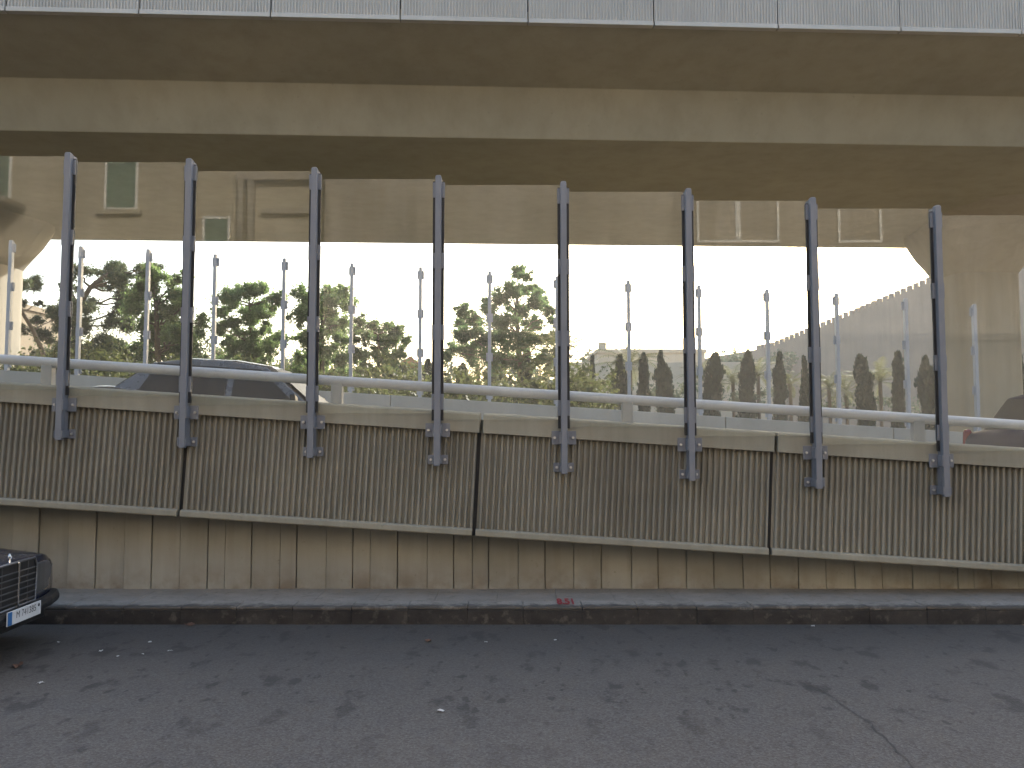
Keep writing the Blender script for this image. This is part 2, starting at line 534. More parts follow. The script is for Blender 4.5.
Y_RIB = 8.76
ZC_T = zline(438, 411, 8.72); ZC_B = zline(438, 430.5, 8.72); ZR_B = zline(438, 526, Y_RIB); ZL_B = zline(438, 534, 8.72)
rw = empty('retaining_wall', (0, Y_WALL, 0))
tag(rw, 'board-marked concrete retaining wall beneath the ribbed panels', 'wall')
b = MB()
x = -16.0; kk = 0
x_first = P(-2, 560, Y_WALL).x
while x < 12.5:
    w = (.30 if kk % 2 == 0 else .262) + rnd.uniform(-.012, .012)
    pr = 0.0 if kk % 2 == 0 else .014
    if rnd.random() < .12: w *= .62
    gap = .007 if kk % 2 == 0 else .0015
    z1 = max(ZL_B - SL * x + .35, .2); z2 = max(ZL_B - SL * (x + w) + .35, .2)
    y0 = -pr + rnd.uniform(-.003, .003); y1 = .3
    xa, xb = x + gap, x + w - gap * .2
    b.hexa([(xa, y0, .05), (xb, y0, .05), (xb, y1, .05), (xa, y1, .05),
            (xa, y0, z1), (xb, y0, z2), (xb, y1, z2), (xa, y1, z1)], rnd.random())
    x += w; kk += 1
b.build('wall_face', MAT['strips'], rw, bevel=.006)
b = MB()
b.hexa([(-16, .31, 0), (12, .31, 0), (12, .42, 0), (-16, .42, 0),
        (-16, .31, ZL_B + SL * 16 + .3), (12, .31, max(ZL_B - SL * 12 + .3, .1)), (12, .42, max(ZL_B - SL * 12 + .3, .1)), (-16, .42, ZL_B + SL * 16 + .3)])
b.build('wall_core', MAT['dark_gap'], rw)

# ------------------------------------------------------------------ ribbed parapet panels
PITCH_RIB = .0576
LEAN = .05


def rib_profile(u0, u1, front, depth, pitch):
    """corrugation outline (u, y): rounded ribs"""
    n = max(1, round((u1 - u0) / pitch)); p = (u1 - u0) / n
    out = []
    for i in range(n):
        a = u0 + i * p
        for (t, y) in ((.02, 1), (.44, 1), (.50, .5), (.56, .08), (.64, 0), (.80, 0), (.88, .08), (.94, .5)):
            out.append((a + t * p, front + y * depth))
    out.append((u1, front + depth))
    return out


def panel_part(u0, u1, zt, zb, yf, yb, name, mat, parent, lean=LEAN, bevel=.006, zmid=0.0):
    bb = MB()
    def T(u, y, dz): return (u + lean * (dz), y, dz - SL * u)
    bb.hexa([T(u0, yf, zb), T(u1, yf, zb), T(u1, yb, zb), T(u0, yb, zb), T(u0, yf, zt), T(u1, yf, zt), T(u1, yb, zt), T(u0, yb, zt)])
    return bb.build(name, mat, parent, bevel=bevel)


joint_x = []
for px in (183.0, 476.5, 771.0):
    joint_x.append(P(px, {183.0: 470, 476.5: 478, 771.0: 495}[px], Y_RIB).x - LEAN * (.0))
stp = (joint_x[2] - joint_x[0]) / 2
js = [joint_x[0] - 2 * stp, joint_x[0] - stp] + joint_x + [joint_x[2] + stp, joint_x[2] + 2 * stp]
zm = (ZC_B + ZR_B) / 2
plabels = ['ribbed concrete panel beyond the left edge of the view, highest on the ramp',
           'leftmost ribbed concrete panel, carrying the first two glass screen posts',
           'ribbed concrete panel between the two left joints, carrying the third and fourth posts',
           'ribbed concrete panel right of the middle joint, carrying the fifth and sixth posts',
           'rightmost ribbed concrete panel, carrying the last two glass screen posts',
           'ribbed concrete panel beyond the right edge of the view, lowest on the ramp']
for i in range(len(js) - 1):
    u0, u1 = js[i] + .016, js[i + 1] - .016
    um = (u0 + u1) / 2
    pn = empty('parapet_panel', (0, 0, 0))
    tag(pn, plabels[i], 'parapet panel', 'ribbed precast panels along the ramp edge')
    zj = -zm + 0.0
    off = rnd.uniform(-.006, .006)
    def T(u, y, z): return (u + LEAN * (z - zm), y + off, z - SL * u)
    bb = MB()
    pr = rib_profile(u0, u1, Y_RIB, .04, PITCH_RIB)
    rows = [ZC_B + .02, ZR_B - .005]
    vs = [T(u, y, rows[0]) for (u, y) in pr] + [T(u, y, rows[1]) for (u, y) in pr]
    n = len(pr)
    bb.add(vs, [(k, k + 1, n + k + 1, n + k) for k in range(n - 1)])
    bb.add([T(u0, Y_RIB + .053, rows[1]), T(u1, Y_RIB + .053, rows[1]), T(u1, Y_RIB + .16, rows[1]), T(u0, Y_RIB + .16, rows[1]),
            T(u0, Y_RIB + .053, rows[0]), T(u1, Y_RIB + .053, rows[0]), T(u1, Y_RIB + .16, rows[0]), T(u0, Y_RIB + .16, rows[0])],
           [(3, 2, 1, 0), (4, 5, 6, 7), (0, 1, 5, 4), (1, 2, 6, 5), (2, 3, 7, 6), (3, 0, 4, 7)])
    bb.build('ribbed_face', MAT['rib_conc'], pn, recalc=False)
    bb = MB()
    j = -.045 if i > 1 else 0.0
    cu0, cu1 = u0 + .02, u1 + .02
    # coping: front face, top face with a fall to the back, drip edge
    prof = [(8.715, ZC_B), (8.715, ZC_T - .012), (8.727, ZC_T), (9.03, ZC_T + .012), (9.03, ZC_B - .2), (8.94, ZC_B - .2), (8.94, ZC_B)]
    m = len(prof)
    bb.add([T(cu0, y, z) for (y, z) in prof] + [T(cu1, y, z) for (y, z) in prof],
           [tuple(range(m)), tuple(range(2 * m - 1, m - 1, -1))] + [(k, m + k, m + (k + 1) % m, (k + 1) % m) for k in range(m)])
    bb.build('coping', MAT['ramp_conc'], pn, bevel=.006)
    bb = MB()
    prof = [(8.735, ZL_B), (8.725, ZL_B + .012), (8.725, ZR_B - .012), (8.75, ZR_B), (8.93, ZR_B), (8.93, ZL_B)]
    m = len(prof)
    bb.add([T(u0, y, z) for (y, z) in prof] + [T(u1, y, z) for (y, z) in prof],
           [tuple(range(m)), tuple(range(2 * m - 1, m - 1, -1))] + [(k, m + k, m + (k + 1) % m, (k + 1) % m) for k in range(m)])
    bb.build('bottom_lip', MAT['ramp_conc'], pn, bevel=.005)
    # dark sealant strip that closes the joint on its right side
    bb = MB()
    bb.hexa([T(u1 - .004, 8.80, ZL_B), T(u1 + .037, 8.80, ZL_B), T(u1 + .037, 8.84, ZL_B), T(u1 - .004, 8.84, ZL_B),
             T(u1 - .004, 8.80, ZC_B), T(u1 + .037, 8.80, ZC_B), T(u1 + .037, 8.84, ZC_B), T(u1 - .004, 8.84, ZC_B)])
    bb.build('joint_seal', MAT['dark_gap'], pn)

# ------------------------------------------------------------------ ramp deck, inner parapet, far parapet
YF = 15.6
ZF_T = zline(512, 403, YF)
Z_DECK_N = ZC_T - .9; Z_DECK_F = ZF_T - 1.12
b = MB()
xs = [-40, 12.0]
def zd(x, y):
    f = (y - 9.0) / (YF - 9.0)
    return max(Z_DECK_N * (1 - f) + Z_DECK_F * f - SL * x, .01)
NX = 24
vs = []
for i in range(NX + 1):
    x = -40 + (13.5 + 40) * i / NX
    vs += [(x, 9.06, zd(x, 9.06)), (x, YF - .01, zd(x, YF))]
b.add(vs, [(2 * i, 2 * i + 2, 2 * i + 3, 2 * i + 1) for i in range(NX)])
tag(b.build('ramp_road', MAT['deck']), 'sloping asphalt ramp behind the ribbed parapet', 'ramp', kind='structure')
# inner kerb wall of the near parapet
b = MB()
for (x0, x1) in ((-16, -2), (-2, 11.5)):
    b.hexa([(x0, 9.035, max(-.1, zd(x0, 9) - .3)), (x1, 9.035, max(-.1, zd(x1, 9) - .3)), (x1, 9.055, max(-.1, zd(x1, 9) - .3)), (x0, 9.055, max(-.1, zd(x0, 9) - .3)),
            (x0, 9.035, ZC_T - SL * x0 - .06), (x1, 9.035, ZC_T - SL * x1 - .06), (x1, 9.055, ZC_T - SL * x1 - .06), (x0, 9.055, ZC_T - SL * x0 - .06)])
b.build('inner_face', MAT['ramp_conc'], rw).location = (0, -Y_WALL, 0)

b = MB()
x = -34.0
while x < 14.5:
    x1 = x + 2.9
    b.hexa([(x, YF, -.3), (x1 - .015, YF, -.3), (x1 - .015, YF + .24, -.3), (x, YF + .24, -.3),
            (x, YF, ZF_T - SL * x), (x1 - .015, YF, ZF_T - SL * x1), (x1 - .015, YF + .24, ZF_T - SL * x1), (x, YF + .24, ZF_T - SL * x)])
    x = x1
tag(b.build('far_parapet', MAT['wall_far'], bevel=.008), 'plain grey concrete parapet along the far side of the ramp', 'wall')

# ------------------------------------------------------------------ pipe rail on the parapet
YR = 8.93
rail = empty('guard_rail', (0, YR, 0))
tag(rail, 'long grey painted pipe rail on short posts above the ribbed parapet', 'guard rail')
zr = zline(512, 392.2, YR)
b = MB(); b.tube([(-15, 0, zr + SL * 15), (-5, 0, zr + SL * 5), (0, 0, zr), (5, 0, zr - SL * 5), (11, 0, zr - SL * 11)], .049, 20)
b.build('rail_tube', MAT['rail'], rail, smooth=True)
for px in (-248, 47, 337, 627, 917, 1207):
    q = P(px, 400, YR)
    b = MB()
    z0 = ZC_T - SL * q.x + .004
    b.box(q.x - .055, q.x + .055, -.04, .05, z0, zr - SL * q.x + .02)
    b.build('rail_post', MAT['rail_post'], rail, bevel=.006)
    
# ------------------------------------------------------------------ glass screen: posts and panes
post_px = [(62.5, 296, 152, 440), (185, 303, 158, 448), (312, 312, 167, 458), (437.5, 320, 175, 466), (564, 327, 181, 474),
           (690.5, 334, 188, 481), (816.5, 343, 197, 489), (943, 351, 205, 497)]
YP = 8.60                      # front face of the posts
YG = 8.667                     # glass plane
ordn = ['first', 'second', 'third', 'fourth', 'fifth', 'sixth', 'seventh', 'eighth', 'ninth', 'tenth', 'eleventh', 'twelfth', 'thirteenth', 'fourteenth', 'fifteenth']
posts = []
CL = [.135, .83, 1.53, 2.2]


def screen_post(x, y, ztop, zbot, mat, zplate, detail=True, wid=.058):
    root = empty('screen_post', (x, y, zbot))
    h = ztop - zbot
    b = MB()
    # flat steel blade post with a rounded top
    n = 6
    prof = [(-wid / 2, 0), (wid / 2, 0), (wid / 2, h - .012), (wid / 2 - .012, h), (-wid / 2 + .012, h), (-wid / 2, h - .012)]
    b.prism(prof, 'y', 0, .058)
    b.build('post_shaft', mat, root, bevel=.004)
    b = MB(); b.box(-.03 if detail else -.022, .03 if detail else .022, .0585, .135 if detail else .1, .02, h - .02)
    b.build('rear_web', mat, root)
    b = MB()
    for s in (-1, 1):
        b.box(min(s * .0305, s * .056), max(s * .0305, s * .056), .0588, .078, .43, h - .05)
    if detail: b.build('gasket', MAT['gasket'], root)
    for c in CL:
        b = MB(); b.box(-.058, .058, .0465, .0586, h - c - .075, h - c + .075)
        b.v = [(vx, vy + (.0 if abs(vx) < .03 else .0), vz) for vx, vy, vz in b.v]
        cl = b.build('glass_clip', mat, root, bevel=.003)
        b = MB(); b.box(-.058, .058, .0792, .09, h - c - .075, h - c + .075); b.build('clip_plate', mat, cl, bevel=.003)
    return root


for i, (pxm, pym, yt, yb) in enumerate(post_px):
    c = P(pxm, pym, YP)
    zt = P(pxm, yt, YP).z; zb = P(pxm, yb, YP).z
    rt = screen_post(c.x, YP, zt, zb, MAT['steel'], 0)
    tag(rt, '%s blue grey steel post of the near glass screen, counted from the left' % ordn[i], 'post', 'near posts of the glass screen')
    # wall brackets (upper on the coping, lower on the ribs)
    h = zt - zb
    for (zc, wd2, hh, nm) in ((P(pxm, yt + (yb - yt) * .877, YP).z, .118, .066, 'wall_bracket'), (zb + .055, .098, .045, 'foot_bracket')):
        yy = 8.714 - YP if nm == 'wall_bracket' else 8.757 - YP
        b = MB()
        zz = zc - zb
        b.box(-wd2, wd2, yy - .012, yy, zz - hh, zz + hh)
        for s in (-1, 1):
            b.box(s * .031 - .0 if s > 0 else -.040, .040 if s > 0 else -.031, .0, yy - .0125, zz - hh * .8, zz + hh * .8)
        br = b.build(nm, MAT['steel'], rt, bevel=.003)
        for s in (-1, 1):
            b = MB()
            b.tube([(s * (wd2 - .03), yy - .0125, zz), (s * (wd2 - .03), yy - .03, zz)], .013, 6)
            b.tube([(s * (wd2 - .03), yy - .0125, zz), (s * (wd2 - .03), yy - .042, zz)], .007, 8)
            b.build('bolt', MAT['bolt'], br)
    posts.append((c.x, zt, zb))

gl_labels = []
sp = (posts[-1][0] - posts[0][0]) / 7
xs = [posts[0][0] - sp] + [p[0] for p in posts] + [posts[-1][0] + sp]
zts = [posts[0][1] + .065] + [p[1] for p in posts] + [posts[-1][1] - .065]
for i in range(9):
    x0, x1 = xs[i] + .031, xs[i + 1] - .031
    zt = zts[i + 1] - .022
    zb_ = zt - 2.29
    b = MB(); b.box(x0, x1, YG, YG + .010, zb_, zt)
    g = b.build('glass_pane', MAT['glass'])
    lab = ('clear glass pane left of the first near post, cut by the view edge' if i == 0 else
           'clear glass pane right of the last near post, reaching the view edge' if i == 8 else
           'clear glass pane between the %s and %s near posts from the left' % (ordn[i - 1], ordn[i]))
    tag(g, lab, 'glass pane', 'glass panes of the near screen')

# far posts
far_px = [(8, 305, 240), (78.5, 300, 246), (146, 310, 249), (213.5, 313, 254), (283, 318, 258), (351, 325, 263), (420, 330, 267), (489.5, 335, 271),
          (557, 330, 276), (629, 340, 280), (700, 345, 285), (768.5, 350, 289), (838.5, 355, 293), (908, 360, 298), (977, 365, 304)]
YFP = 15.86
for i, (px, pym, yt) in enumerate(far_px):
    c = P(px, pym, YFP); zt = P(px, yt, YFP).z
    zb = ZF_T - SL * c.x - .6
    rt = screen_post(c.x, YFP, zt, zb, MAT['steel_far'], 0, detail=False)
    tag(rt, '%s slim grey post on the far parapet, counted from the left' % ordn[i], 'post', 'far posts across the ramp')
    for ch in rt.children:
        if ch.name.startswith('gasket'):
            ch.scale = (1, 1, .0) if False else (1, 1, 1)

# ------------------------------------------------------------------ viaduct
ANG = R(2.95)
via = empty('viaduct', (0, 0, 0), ANG)
tag(via, 'long beige concrete road viaduct crossing overhead with ribbed edge panels', 'viaduct')
ca, sa = math.cos(ANG), math.sin(ANG)


def vloc(p):                       # world -> viaduct frame
    return Vector((p.x * ca + p.y * sa, -p.x * sa + p.y * ca, p.z))


yl_par = vloc(Vector((0, 17.58, 0))).y
yl_wt = vloc(Vector((0, 19.95, 0))).y
yl_wb = vloc(Vector((0, 20.65, 0))).y
yl_far = vloc(Vector((0, 32.9, 0))).y


def zat(px, py, yl):
    """height where a pixel ray meets the viaduct-frame plane y = yl"""
    d = ray(px, py)
    # (-x*sa + y*ca) = yl
    t = yl / (-d.x * sa + d.y * ca)
    return EYE + d * t


Zpar = zat(512, 22.5, yl_par).z; Zwt = zat(512, 87, yl_wt).z; Zwb = zat(512, 138.8, yl_wb).z
yl_far = None
d = ray(512, 244.5); q = EYE + d * ((Zwb - CAM_H) / d.z); yl_far = vloc(q).y
X0, X1 = -110, 110
yc_far2 = yl_far + (yl_wt - yl_wb) * -1
yfe = yl_far + (yl_wb - yl_par)
prof = [(yl_par + .14, Zpar + .03), (yl_wt, Zwt), (yl_wb, Zwb), (yl_far, Zwb), (yl_far + .7, Zwt), (yfe - .14, Zpar + .03), (yfe - .14, Zpar + .3), (yl_par + .14, Zpar + .3)]
b = MB(); b.prism(prof, 'x', X0, X1)
b.build('box_girder', MAT['viaduct'], via, bevel=.02)
# ribbed edge panels, both sides
jx = [zat(px, 15, yl_par) for px in (5, 138, 270, 398, 527, 653, 778)]
jl = [vloc(p).x for p in jx]
stp = (jl[-1] - jl[0]) / 6
edges = [jl[0] + stp * k for k in range(-14, 22)]
for i in range(len(edges) - 1):
    u0, u1 = edges[i] + .014, edges[i + 1] - .014
    near = -6 <= i - 14 <= 13
    pn = MB()
    if near:
        pr = rib_profile(u0, u1, yl_par, .03, .062)
        n = len(pr)
        pn.add([(u, y, Zpar + 1.12) for u, y in pr] + [(u, y, Zpar + .09) for u, y in pr], [(k, k + 1, n + k + 1, n + k) for k in range(n - 1)])
    pn.box(u0, u1, yl_par + .034, yl_par + .15, Zpar + .0905, Zpar + 1.12)
    o = pn.build('edge_panel', MAT['viaduct_panel'], via, recalc=False)
    pn = MB(); pn.box(u0, u1, yl_par - .02, yl_par + .137, Zpar, Zpar + .09)
    pn.box(u0, u1, yl_par - .02, yl_par + .2, Zpar + 1.1205, Zpar + 1.2)
    pn.build('panel_lip', MAT['viaduct_panel'], o, bevel=.006)
b = MB(); b.box(X0, X1, yl_par + .16, yl_par + .19, Zpar + .301, Zpar + 1.1); b.build('joint_backing', MAT['dark_gap'], via)
b = MB(); b.box(X0, X1, yfe - .14, yfe, Zpar, Zpar + 1.2); b.build('rear_parapet', MAT['viaduct_panel'], via)


def pier(cx, cy, name, label, zflare):
    root = empty(name, (cx, cy, 0), ANG)
    tag(root, label, 'pier', 'viaduct piers')
    def ring(a, bq, z, n=48, e=3.2):
        out = []
        for k in range(n):
            t = 2 * math.pi * k / n
            c_, s_ = math.cos(t), math.sin(t)
            out.append((a * math.copysign(abs(c_) ** (2 / e), c_), bq * math.copysign(abs(s_) ** (2 / e), s_), z))
        return out
    rows = [ring(1.12, 1.15, -.3, e=5), ring(1.12, 1.15, zflare, e=5)]
    for (f, a_, bf, bn, e_) in ((.25, 1.42, 1.3, 1.7, 4.2), (.5, 1.72, 1.6, 2.4, 3.5), (.75, 1.97, 1.85, 3.4, 3.0), (.92, 2.12, 2.05, 4.7, 2.6), (1.0, 2.2, 2.1, 5.8, 2.3)):
        rg = ring(a_, 1.0, zflare + (Zwb + .01 - zflare) * f, e=e_)
        rows.append([(x + (.33 * y * (bn - 1.15) if y < 0 else 0), y * (bf if y > 0 else bn), z) for (x, y, z) in rg])
    b = MB(); n = 48
    vs = [v for r in rows for v in r]
    fs = []
    for i in range(len(rows) - 1):
        for k in range(n):
            fs.append((i * n + k, i * n + (k + 1) % n, (i + 1) * n + (k + 1) % n, (i + 1) * n + k))
    b.add(vs, fs)
    b.build('pier_shaft', MAT['pier'], root, smooth=False)


zfl = P(975, 277, 31.5).z
pc = P(975, 300, 31.6); pier(pc.x, 31.6, 'bridge_pier', 'beige flared concrete pier holding the viaduct at right', zfl)
pc = P(-24, 300, 29.4); pier(pc.x, 29.4, 'bridge_pier', 'beige flared concrete pier holding the viaduct at left edge', zfl)

# ------------------------------------------------------------------ fortress wall on the right
fw = empty('fortress_wall', (47, 100, 0))
tag(fw, 'tall sandstone fortress wall with a row of merlons receding on the right', 'wall')
base = Vector((47, 100, 0))
keys = [(1290, 130, 75), (1130, 195, 86), (935, 280, 100), (850, 315, 112), (770, 347, 125), (700, 359, 140)]
line = [(P(a, 300, c).x, c, P(a, b_, c).z) for (a, b_, c) in keys]
b = MB(); mer = []
fine = []
for i in range(len(line) - 1):
    a, c = Vector(line[i]), Vector(line[i + 1])
    n = max(1, int((c - a).length / .93))
    for k in range(n): fine.append(a.lerp(c, k / n))
fine.append(Vector(line[-1]))
vs = []
for i, p in enumerate(fine):
    t = (fine[min(i + 1, len(fine) - 1)] - fine[max(i - 1, 0)]).normalized()
    nrm = Vector((-t.y, t.x, 0)).normalized()
    if nrm.y < 0: nrm = -nrm
    ZT = p.z
    pp = Vector((p.x, p.y, 0)) - base
    vs += [pp - nrm * .0 + Vector((0, 0, -.5)), pp + Vector((0, 0, ZT)), pp + nrm * 1.2 + Vector((0, 0, ZT)), pp + nrm * 1.2 + Vector((0, 0, -.5))]
    mer.append((pp, t, nrm, ZT))
n = len(fine)
fs = []
for i in range(n - 1):
    for k in range(4):
        fs.append((4 * i + k, 4 * i + (k + 1) % 4, 4 * (i + 1) + (k + 1) % 4, 4 * (i + 1) + k))
fs += [(0, 1, 2, 3), tuple(4 * (n - 1) + k for k in (3, 2, 1, 0))]
b.add(vs, fs); b.build('wall_body', MAT['sandstone'], fw)
mb = MB(); mb.hexa([(-.33, .0, -.3), (.33, .0, -.3), (.33, .3, -.3), (-.33, .3, -.3), (-.33, .0, .62), (.33, .0, .62), (.33, .3, .62), (-.33, .3, .62)])
first = None
for i, (pp, t, nrm, ZT) in enumerate(mer[14:-14]):
    if i > 90: break
    if first is None:
        first = mb.build('merlon', MAT['sandstone'], fw, bevel=.03); o = first
    else:
        o = first.copy(); col.objects.link(o); o.parent = fw
    o.location = pp + Vector((0, 0, ZT)) + nrm * .05
    o.rotation_euler = (0, 0, math.atan2(t.y, t.x) + math.pi)
    o.rotation_euler = (0, 0, math.atan2(t.y, t.x)) if (Matrix.Rotation(math.atan2(t.y, t.x), 3, 'Z') @ Vector((0, 1, 0))).dot(nrm) > 0 else (0, 0, math.atan2(t.y, t.x) + math.pi)


def building(name, label, cx, cy, w, dp, h, mat, rz=0, wins=(), roof=None, group=None, winmat='window_glass', base=0):
    root = empty(name, (cx, cy, 0), rz)
    tag(root, label, 'building', group)
    b = MB(); b.box(-w / 2, w / 2, 0, dp, -.3, h)
    b.build('wall', mat, root)
    if base:  # lower storey darkened in colour so its reflection in the panes stays dim
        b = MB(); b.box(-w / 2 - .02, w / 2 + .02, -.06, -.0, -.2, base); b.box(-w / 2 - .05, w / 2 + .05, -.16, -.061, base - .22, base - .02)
        b.build('darkened_storey', MAT['base_shaded' if base > 5 else 'base_mid'], root)
    b = MB(); b.box(-w / 2 - .15, w / 2 + .15, -.15, dp + .15, h + .001, h + .35)
    b.build('roof_cornice', mat, root, bevel=.03)
    for (wx, wz, ww, wh, kind) in wins:
        b = MB()
        for (x0, x1, z0, z1) in ((-ww / 2 - .08, -ww / 2, -.08, wh + .08), (ww / 2, ww / 2 + .08, -.08, wh + .08), (-ww / 2, ww / 2, wh, wh + .08), (-ww / 2, ww / 2, -.08, 0)):
            b.box(wx + x0, wx + x1, -.06, .04, wz + z0, wz + z1)
        f = b.build('window', MAT['white_frame'] if kind != 'plain' else mat, root)
        if kind == 'shutter':
            for s in (0, 1):
                q = MB()
                xa = wx - ww / 2 + s * ww / 2 + .01; xb = wx + s * ww / 2 - .01
                q.box(xa, xa + .05, -.05, -.01, wz, wz + wh); q.box(xb - .05, xb, -.05, -.01, wz, wz + wh)
                q.box(xa + .05, xb - .05, -.018, -.01, wz, wz + wh)
                zz = wz + .04
                while zz < wz + wh - .04:
                    q.hexa([(xa + .05, -.045, zz - .012), (xb - .05, -.045, zz - .012), (xb - .05, -.019, zz + .015), (xa + .05, -.019, zz + .015),
                            (xa + .05, -.045, zz), (xb - .05, -.045, zz), (xb - .05, -.019, zz + .027), (xa + .05, -.019, zz + .027)])
                    zz += .07
                q.build('shutter', MAT['shutter'], f)
            q = MB(); q.box(wx - ww / 2 - .25, wx + ww / 2 + .25, -.22, .0, wz - .24, wz - .081); q.build('sill', mat, f, bevel=.01)
        else:
            q = MB(); q.box(wx - ww / 2, wx + ww / 2, -.02, -.005, wz, wz + wh); q.build('pane', MAT[winmat], f)
            if kind == 'grid':
                q = MB()
                q.box(wx - .03, wx + .03, -.055, -.0205, wz, wz + wh)
                q.build('mullion', MAT['white_frame'], f)
    return root


# seen far behind the trees
building('sandstone_building', 'pale sandstone building in the sun behind the small leaning pine at far left', P(62, 312, 60).x, 50.5, 19, 12, P(40, 313, 57).z, MAT['sandstone_sun'], R(90),
         [(-5.0, 3.2, 1.1, 1.7, 'plain'), (0, 3.2, 1.1, 1.7, 'plain')])
q0, q1 = P(598, 352, 80), P(705, 352, 80)
o = building('stone_house', 'low flat-roofed stone building beyond the cypresses at centre', (q0.x + q1.x) / 2, 80, q1.x - q0.x, 10, P(640, 353, 80).z, MAT['sandstone_pale'], 0,
             [(-2.5, 4.2, .9, 1.5, 'plain'), (2, 4.2, .9, 1.5, 'plain')])
b = MB(); hh = P(640, 353, 80).z
b.box(-(q1.x - q0.x) / 2 + .1, -(q1.x - q0.x) / 2 + .75, .2, .9, hh + .352, hh + .95); b.build('roof_stub', MAT['sandstone_pale'], o)
q0, q1 = P(560, 372, 72), P(780, 372, 72)
b = MB(); b.box(q0.x, q1.x, 72, 72.5, -.2, P(640, 362, 72).z)
tag(b.build('garden_wall', MAT['sandstone_pale'], bevel=.03), 'low sandstone garden wall behind the cypresses at centre', 'wall')
c = P(410, 365, 58)
root = empty('tiled_cottage', (c.x, 58, 0)); tag(root, 'small cottage with an orange tiled roof among far trees', 'building')
b = MB(); b.box(-.8, .8, 0, 3, -.2, P(410, 368, 58).z); b.build('wall', MAT['plaster'], root)
b = MB(); zz = P(410, 368, 58).z; b.prism([(-1.0, zz + .001), (1.0, zz + .001), (0, zz + .75)], 'y', -.2, 3.2); b.build('roof', MAT['tile'], root)

# ------------------------------------------------------------------ across the street, behind the viewer (seen mirrored in the panes)
YB = -12.0
YV = 2 * YG - YB


def refl(px, py):
    q = P(px, py, YV)
    return q.x, q.z


wn = []
x, z = refl(121, 208); wn.append((x, z, .95, 2.2, 'shutter'))
xa_, za_ = refl(216, 252); wn.append((xa_, za_, .75, 1.1, 'shutter'))
for xx in (x - 4.2,):
    for zz in (z + .0,): wn.append((xx, zz, .95, 2.0, 'shutter'))
x0, _ = refl(-330, 200); x1, zz1 = refl(318, 200)
cxA = (x0 + x1) / 2
bA = building('apartment_building', 'old beige apartment house with green shutters mirrored in the left glass panes', cxA, YB, x1 - x0, 11, 15.5, MAT['plaster'], math.pi,
              [(-(wx - cxA), wz, ww, wh, kd) for (wx, wz, ww, wh, kd) in wn], base=7.2)
# balcony with iron railing
bx0, bz0 = refl(-190, 205); bx1, bz1 = refl(26, 205)
b = MB(); b.box(-(bx1 - cxA), -(bx0 - cxA), -1.3, -.001, bz0 - .18, bz0); bal = b.build('balcony', MAT['plaster_grey'], bA, bevel=.02)
b = MB()
for zz in (.1, .55, 1.0): b.box(-(bx1 - cxA) + .03, -(bx0 - cxA) - .03, -1.27, -1.24, bz0 + zz, bz0 + zz + .03)
n = int((bx1 - bx0) / .13)
for k in range(n):
    xx = -(bx1 - cxA) + .04 + k * .13; b.box(xx, xx + .016, -1.262, -1.246, bz0 + .001, bz0 + 1.0)
b.build('railing', MAT['iron'], bal)
# portico element
px0, pz0 = refl(240, 182); px1, pz1 = refl(312, 182)
b = MB(); b.box(-(px1 - cxA), -(px0 - cxA), -.35, -.001, pz0, pz0 + .22)
for pxx in (243, 253):
    a_, _ = refl(pxx, 200); b.box(-(a_ - cxA) - .09, -(a_ - cxA) + .09, -.3, -.0015, pz0 - 2.2, pz0 - .001)
b.box(-(px1 - cxA), -(px0 - cxA) - .8, -.25, -.001, pz0 - 1.1, pz0 - .95)
b.build('door_surround', MAT['plaster_grey'], bA)
x0, _ = refl(322, 200); x1, _ = refl(1400, 200)
cxB = (x0 + x1) / 2
wn = []
for (pa, pb) in ((700, 740), (742, 782), (843, 886)):
    xa, za = refl(pa, 238); xb, zb = refl(pb, 238)
    wn.append(((xa + xb) / 2, za, (xb - xa) * .92, 2.6, 'grid' if pa > 900 else 'plain2'))
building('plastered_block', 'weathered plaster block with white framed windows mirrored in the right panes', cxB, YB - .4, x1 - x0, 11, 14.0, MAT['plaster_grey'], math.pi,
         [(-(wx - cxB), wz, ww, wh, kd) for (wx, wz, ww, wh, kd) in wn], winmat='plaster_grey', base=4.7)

for (a, c, lab) in (((40, 172), (330, 150), 'thin black cable sagging along the old apartment house'), ((150, 170), (330, 262), 'thin black cable slanting down across the old apartment house')):
    p0 = P(a[0], a[1], YV); p1 = P(c[0], c[1], YV); b = MB()
    pts = []
    for k in range(9):
        q = p0.lerp(p1, k / 8); q.y = YB + .9; q.z -= .35 * math.sin(math.pi * k / 8); pts.append(q)
    pts[0].y = pts[-1].y = YB
    b.tube(pts, .012, 6)
    tag(b.build('overhead_cable', MAT['cable']), lab, 'cable')

# ------------------------------------------------------------------ vegetation
def leaf(b, p, size, r, c, asp=.5):
    u = Vector((r.gauss(0, 1), r.gauss(0, 1), r.gauss(0, 1))).normalized()
    w = u.orthogonal().normalized(); w = Matrix.Rotation(r.uniform(0, 6.28), 3, u) @ w
    s = size * r.uniform(.6, 1.3)
    a = u * s * .5; d = w * s * .5 * asp
    b.add([p - a, p - a * .1 + d, p + a, p - a * .1 - d], [(0, 1, 2, 3)], c)


def blob(b, c, rad, n, size, r, asp=.5, flat=.8, sub=7, tone=(0., 1.)):
    subs = []
    for k in range(sub):
        v = Vector((r.gauss(0, 1), r.gauss(0, 1), r.gauss(0, 1))).normalized() * r.uniform(.2, 1.0) * rad
        v.z *= flat
        subs.append((c + v, rad * r.uniform(.34, .6), r.uniform(tone[0], tone[1])))
    for k in range(n):
        sc_, sr, tn = subs[r.randrange(sub)]
        v = Vector((r.gauss(0, 1), r.gauss(0, 1), r.gauss(0, 1))).normalized() * abs(r.gauss(0, .62)) * sr
        v.z *= flat
        leaf(b, sc_ + v, size, r, min(1, max(0, tn + r.uniform(-.25, .25))), asp)


